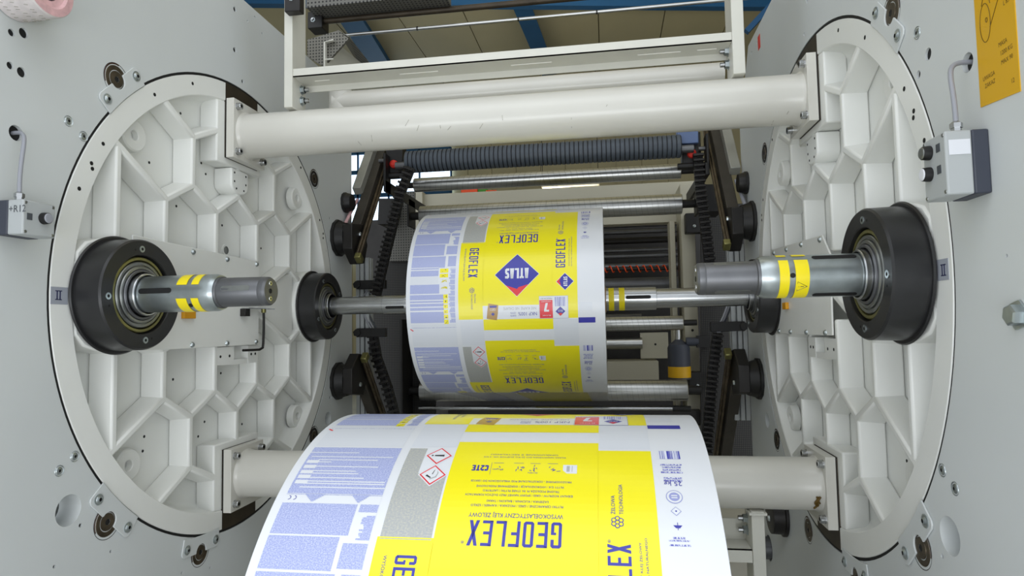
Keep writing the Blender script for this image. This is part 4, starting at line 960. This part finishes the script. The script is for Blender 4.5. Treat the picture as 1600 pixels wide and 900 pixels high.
# swing arms left and right with rails
def swing(s, up, label):
    t = thing('swing_arm', (s*.90, .85, .3*up), label, 'arm', 'dark swing arms beside the frames')
    if up > 0: A = Vector((s*.86, .80, .265)); C = Vector((s*.86, 1.34, .985)); cw = .085
    else: A = Vector((s*.86, .87, -.27)); C = Vector((s*.86, 1.55, -1.05)); cw = .085
    d = (C-A).normalized(); R = d.to_track_quat('Y', 'Z').to_matrix(); L = (C-A).length; n = R @ Vector((0, 0, 1))
    X = Vector((s, 0, 0))
    NB('arm_brown').box((A+C)/2+X*.008, (.05, L, cw), R).build('arm_beam', t, bevel=.003)
    q = NB('worn_steel').box((A+C)/2-X*.030-d*.03, (.012, L+.04, .040), R); q.box((A+C)/2-X*.038-d*.03, (.014, L+.04, .016), R); q.build('guide_rail', t, bevel=.003)
    NB('olive_steel').box(A-X*.038-d*.045, (.03, .03, .045), R).build('rail_stop', t, bevel=.004)
    if up > 0:
        NB('arm_grey').box((A+C)/2+X*.048+d*.18+n*.058, (.045, L-.36, .045), R).build('cover_strip', t, bevel=.003)
        NB('pink' if s < 0 else 'cable_grey').tube([A+X*.05+d*.33+n*.03, A+X*.055+d*.24+n*.04, A+X*.06+d*.12+n*.05], .008, 8).build('hose', t)
    for k, (yy, zz, r, w_) in enumerate(((.805, .33, .088, .052), (.885, .515, .05, .04)) if up > 0 else ((.80, -.34, .088, .052),)):
        NB('black_steel').lathe((s*(W-.0005), yy, zz), (-s, 0, 0), [(0, 0), (0, r), (.012, r), (.016, r*.92), (w_, r*.80), (w_, 0)], 12).build('pivot_flange', t)
        if k == 0:
            z0 = zz
            q = NB('dark_steel'); f = side(s)
            q.prism([(yy-.062, zz+.055*up), (yy+.07, zz+.075*up), (yy+.13, zz-.02*up), (yy+.09, zz-.115*up), (yy+.02, zz-.125*up), (yy-.062, zz-.06*up)], f, w_-.002, .098); q.build('pivot_block', t, bevel=.004)
            q = B(); q.m('zinc').lathe((s*(W-.098), yy+.03, zz+.02*up), (-s, 0, 0), [(0, .011), (.006, .010), (.006, 0)], 6); q.build('bolt', t)
    return t
swing(-1, 1, 'upper left dark swing arm with grey strip running up and back behind the cross tube')
swing(1, 1, 'upper right dark swing arm with grey strip running up and back behind the cross tube')
swing(-1, -1, 'lower left dark swing arm going down behind the front roll')
swing(1, -1, 'lower right dark swing arm going down behind the lower cross tube')

# aluminium profiles behind the frame edges
for s, nm in ((-1, 'left'), (1, 'right')):
    q = NB('box_grey')
    for k, x in enumerate((.935, .912, .885)): q.bb(s*(x-.007), s*(x+.011), 1.035, 1.06, -.55, .26)
    q.bb(s*.875, s*.948, 1.06, 1.09, -.55, .26)
    tag(q.build('aluminium_profile'), 'grooved aluminium upright strip between the %s disc and the dark guard' % nm, 'profile')
    # black clamps
    for z, w_ in ((.12, 'above'), (-.12, 'below')):
        q = NB('black_steel').bb(s*.93, s*.78, 1.0, 1.03, z-.022, z+.022)
        q.lathe((s*.925, .999, z), (0, -1, 0), [(0, .02), (.01, .02), (.01, 0)], 6)
        tag(q.build('clamp_bar', bevel=.002), 'black clamp bar %s the rear %s hub' % (w_, nm), 'clamp', 'black clamp bars beside the rear hubs')

# cable chains
def chain(pts, label, wd=.05, n=26):
    t = thing('cable_chain', pts[0], label, 'cable chain', 'black cable chains')
    pts = [Vector(p) for p in pts]; seg = []
    tot = sum((b-a).length for a, b in zip(pts[:-1], pts[1:])); 
    for i in range(n):
        u = tot*(i+.5)/n
        for a, b in zip(pts[:-1], pts[1:]):
            l = (b-a).length
            if u <= l: c = a+(b-a)*u/l; d = (b-a).normalized(); break
            u -= l
        R = d.to_track_quat('Y', 'X').to_matrix(); Ls = tot/n
        q = NB('black_steel').box(c, (wd*.9, Ls*1.02, .022), R); q.m('dark_steel').box(c-Vector((0, .02, 0)), (wd, Ls*.45, .03), R); q.box(c, (.008, Ls*.9, .04), R)
        q.build('chain_link', t, bevel=.0015)
    return t
def Yp(y, *pp): return [at(a, b, y=y) for a, b in pp]
chain(Yp(1.0, (642, 262), (627, 300), (612, 360), (600, 410), (588, 462)), 'cable chain hanging down beside the upper left swing arm')
chain(Yp(1.05, (583, 520), (590, 560), (606, 605), (618, 650), (635, 720)), 'cable chain curving down towards the front roll on the left', n=22)
chain(Yp(1.1, (1090, 240), (1094, 300), (1101, 350), (1107, 400), (1115, 450)), 'cable chain hanging down beside the upper right swing arm')
chain(Yp(1.1, (1121, 520), (1113, 580), (1108, 640), (1103, 710)), 'cable chain running down beside the lower right swing arm', n=24)
for (pp, lab) in ((((588, 462), (573, 455), (563, 470), (570, 495), (583, 520)), 'bundle of grey cables looping between the two left cable chains'), (((1137, 476), (1130, 495), (1124, 508), (1121, 520)), 'bundle of grey cables above the lower right cable chain')):
    q = NB('cable_grey')
    for k in range(3): q.tube([p+Vector((.010*k, .01*k, 0)) for p in Yp(1.03, *pp)], .0045, 8); q.m('ink_dark' if k else 'cable_grey')
    tag(q.build('cable_bundle'), lab, 'cables')

# guards and machine behind
def slab(name, m, pts, y, th, label, cat, grp=None, bevel=0):
    P = [at(a, b, y=y) for a, b in pts]; q = NB(m)
    A = [q.bm.verts.new(p) for p in P]; C = [q.bm.verts.new(p+Vector((0, th, 0))) for p in P]; n = len(P)
    q.face(A); q.face(C[::-1])
    for i in range(n): q.face([A[i], A[(i+1) % n], C[(i+1) % n], C[i]])
    return tag(q.build(name, bevel=bevel), label, cat, grp)
slab('guard_panel', 'perforated_black', [(596, 408), (680, 408), (680, 760), (560, 760), (560, 470)], 1.75, .02, 'black perforated guard panel left of the rear roll', 'guard')
slab('slotted_plate', 'perforated_grey', [(618, 300), (648, 300), (648, 408), (606, 408)], 1.72, .02, 'grey slotted plate above the black guard on the left', 'plate')
slab('guard_panel', 'perforated_black', [(1095, 330), (1160, 330), (1178, 520), (1190, 780), (1095, 780)], 1.9, .02, 'black perforated guard panel beside the right swing arms', 'guard')
slab('black_cabinet', 'black_steel', [(592, 310), (616, 310), (606, 350), (590, 350)], 1.6, .2, 'small black box behind the upper left chain', 'box')
slab('black_cabinet', 'black_steel', [(1098, 288), (1126, 288), (1128, 330), (1100, 330)], 1.5, .2, 'black box behind the upper right chain', 'box')
# white machine frame at the back
def yb(m, px0, px1, py0, py1, y, th, name, label=None, cat=None, parent=None, bevel=.003):
    a_ = at(px0, py0, y=y); c = at(px1, py1, y=y); q = NB(m).bb(a_.x, c.x, y, y+th, c.z, a_.z); o = q.build(name, parent, bevel=bevel)
    if label: tag(o, label, cat)
    return o
t = thing('rear_machine', (.8, 2, 0), 'cream machine frame standing behind the rear roll', 'machine frame')
yb('cream_paint', 1062, 1098, 288, 700, 2.0, .25, 'column', parent=t)
yb('cream_paint', 1046, 1064, 345, 640, 2.1, .15, 'inner_column', parent=t)
yb('cream_paint', 640, 1100, 305, 345, 2.25, .10, 'cross_member', parent=t)
yb('cream_paint', 640, 664, 300, 700, 2.2, .2, 'far_column', parent=t)
yb('cream_paint', 1000, 1045, 520, 560, 2.6, .05, 'side_plate', parent=t)
yb('cream_paint', 940, 1030, 565, 600, 2.5, .3, 'lower_box', parent=t)
yb('dark_steel', 700, 1095, 640, 665, 1.95, .2, 'base_beam', parent=t)
for (px, py) in ((1024, 538), (1082, 516), (1081, 585)):
    p = at(px, py, y=2.0 if px > 1050 else 2.6); NB('black').cyl(p, p+Vector((0, -.002, 0)), .008, 12).build('hole', t)
yb('dark_steel', 560, 1200, 345, 700, 3.1, .05, 'press_back_wall', 'dark rear panel of the machine behind all the rollers', 'panel')
rl = [(356, 7, 'tip_grey'), (366, 8, 'tip_grey'), (380, 10, 'dark_steel'), (395, 6, 'tip_grey'), (404, 7, 'tip_grey'), (420, 10, 'tip_grey'), (448, 20, 'tip_grey'), (505, 22, 'tip_grey'), (540, 18, 'chrome')]
for i, (py, hp, m) in enumerate(rl):
    c = at(900, py, y=2.55); rr_ = hp/FPX*4.55/2
    q = NB(m).cyl((-.75, 2.6, c.z+ .01), (.84 if i < 7 else .55, 2.6, c.z+.01), rr_, 24)
    tag(q.build('press_roller'), ['thin chrome roller under the cream cross member, topmost', 'second thin steel roller below the cream cross member', 'dark roller in the stack right of the rear roll', 'thin steel bar below the dark roller in the stack', 'chrome roller above the orange coiled hose', 'steel roller directly above the orange coiled hose', 'thick steel roller directly below the orange coiled hose', 'steel roller hidden behind the shaft level roller', 'short glossy roller beside the cream side plate'][i], 'roller', 'rollers of the machine behind')
# orange coil hose
c0, c1 = at(940, 421, y=2.45), at(1056, 419, y=2.45); q = NB('orange'); pts = []
for i in range(161):
    u = i/160; an = u*2*PI*11; p = c0+(c1-c0)*u; pts.append(p+Vector((0, .022*math.cos(an), .022*math.sin(an))))
q.tube(pts, .004, 6); t = thing('coiled_hose', c0, 'orange coiled air hose on a black rod right of the rear roll', 'hose'); q.build('coil', t)
NB('black_steel').cyl(c0, c1+Vector((.03, 0, 0)), .012, 12).build('rod', t)
NB('black_steel').cyl(c1+Vector((.03, 0, 0)), c1+Vector((.06, 0, 0)), .028, 14).build('fitting', t)
# grease bottle
t = thing('lubricator_bottle', at(1061, 580, y=1.9), 'grey lubricator bottle with a yellow label beside the cream column', 'bottle')
p = at(1062, 592, y=1.9); q = NB('box_dark').lathe(p, (0, 0, 1), [(0, 0), (0, .066), (.185, .066), (.205, .058), (.225, .03), (.235, .02), (.235, 0)], 32); q.build('bottle_body', t)
NB('sign_yellow').lathe(p, (0, 0, 1), [(.01, .0668), (.075, .0668)], 32).build('label', t)
NB('steel').lathe(p, (0, 0, 1), [(.225, .016), (.33, .014), (.33, 0)], 20).build('valve_neck', t)
a_ = at(1072, 534, y=1.88); NB('box_dark').cyl(a_, a_+Vector((.07, 0, 0)), .026, 20).build('valve_body', t)
NB('black_steel').bb(a_.x+.06, a_.x+.13, 1.86, 1.90, a_.z-.035, a_.z+.035).build('mounting_bracket', t)
# roller end brackets
for px, py, y, lab in ((1083, 350, 1.95, 'black bracket holding the upper grooved rollers on the right column'), (1088, 596, 1.95, 'black bracket holding the lowest grooved roller on the right column')):
    p = at(px, py, y=y); q = NB('black_steel').bb(p.x-.05, p.x+.06, y-.05, y+.03, p.z-.06, p.z+.06); q.m('zinc').lathe((p.x, y-.05, p.z-.02), (0, -1, 0), [(0, .012), (.006, .01), (.006, 0)], 6)
    tag(q.build('roller_bracket', bevel=.004), lab, 'bracket', 'black roller brackets on the rear frame')
# valve clusters at the rubber roller's ends
for s, (px, py), lab in ((-1, (618, 262), 'dark fitting with a red button at the left end of the rubber roller'), (1, (1080, 246), 'dark fitting with a red button at the right end of the rubber roller')):
    p = at(px, py, y=1.15); t = thing('roller_end_fitting', p, lab, 'fitting')
    NB('black_steel').bb(p.x-.045, p.x+.045, 1.13, 1.2, p.z-.05, p.z+.12).build('body', t, bevel=.004)
    NB('black_steel').cyl((p.x-.07, 1.12, p.z-.05), (p.x+.09, 1.12, p.z-.05), .016, 16).build('pin', t)
    NB('red').lathe((p.x+s*-.0, 1.12, p.z+.012), (0, -1, 0), [(-.01, .022), (.006, .020), (.014, .010), (.015, 0)], 20).build('red_button', t)
    NB('tip_grey').cyl((p.x+.03*s, 1.11, p.z+.03), (p.x+.075*s, 1.11, p.z+.03), .011, 16).build('bolt', t)
p = at(1073, 212, y=1.14); q = NB('blue_box').bb(p.x-.05, p.x+.05, 1.1, 1.16, p.z-.05, p.z+.05); tag(q.build('valve_block', bevel=.004), 'blue grey valve block just under the cross tube, right of the rubber roller', 'valve')
# coloured clothing of a worker's jacket hung far behind
q = NB('orange'); a_ = at(728, 298, y=6.0); b_ = at(768, 306, y=6.0)
q.box(a_+Vector((.05, 0, -.03)), (.22, .06, .12)); q.box(b_+Vector((.0, 0, .0)), (.14, .06, .14)); q.m('green').box((a_+b_)/2+Vector((.02, .02, 0)), (.20, .06, .10))
tag(q.m('dark_steel').cyl((a_.x+.1, 6.06, -1.7), (a_.x+.1, 6.06, a_.z), .02, 10).build('work_vest', bevel=.01), 'orange and green work vest on a stand far behind the two upper steel rollers', 'clothing')
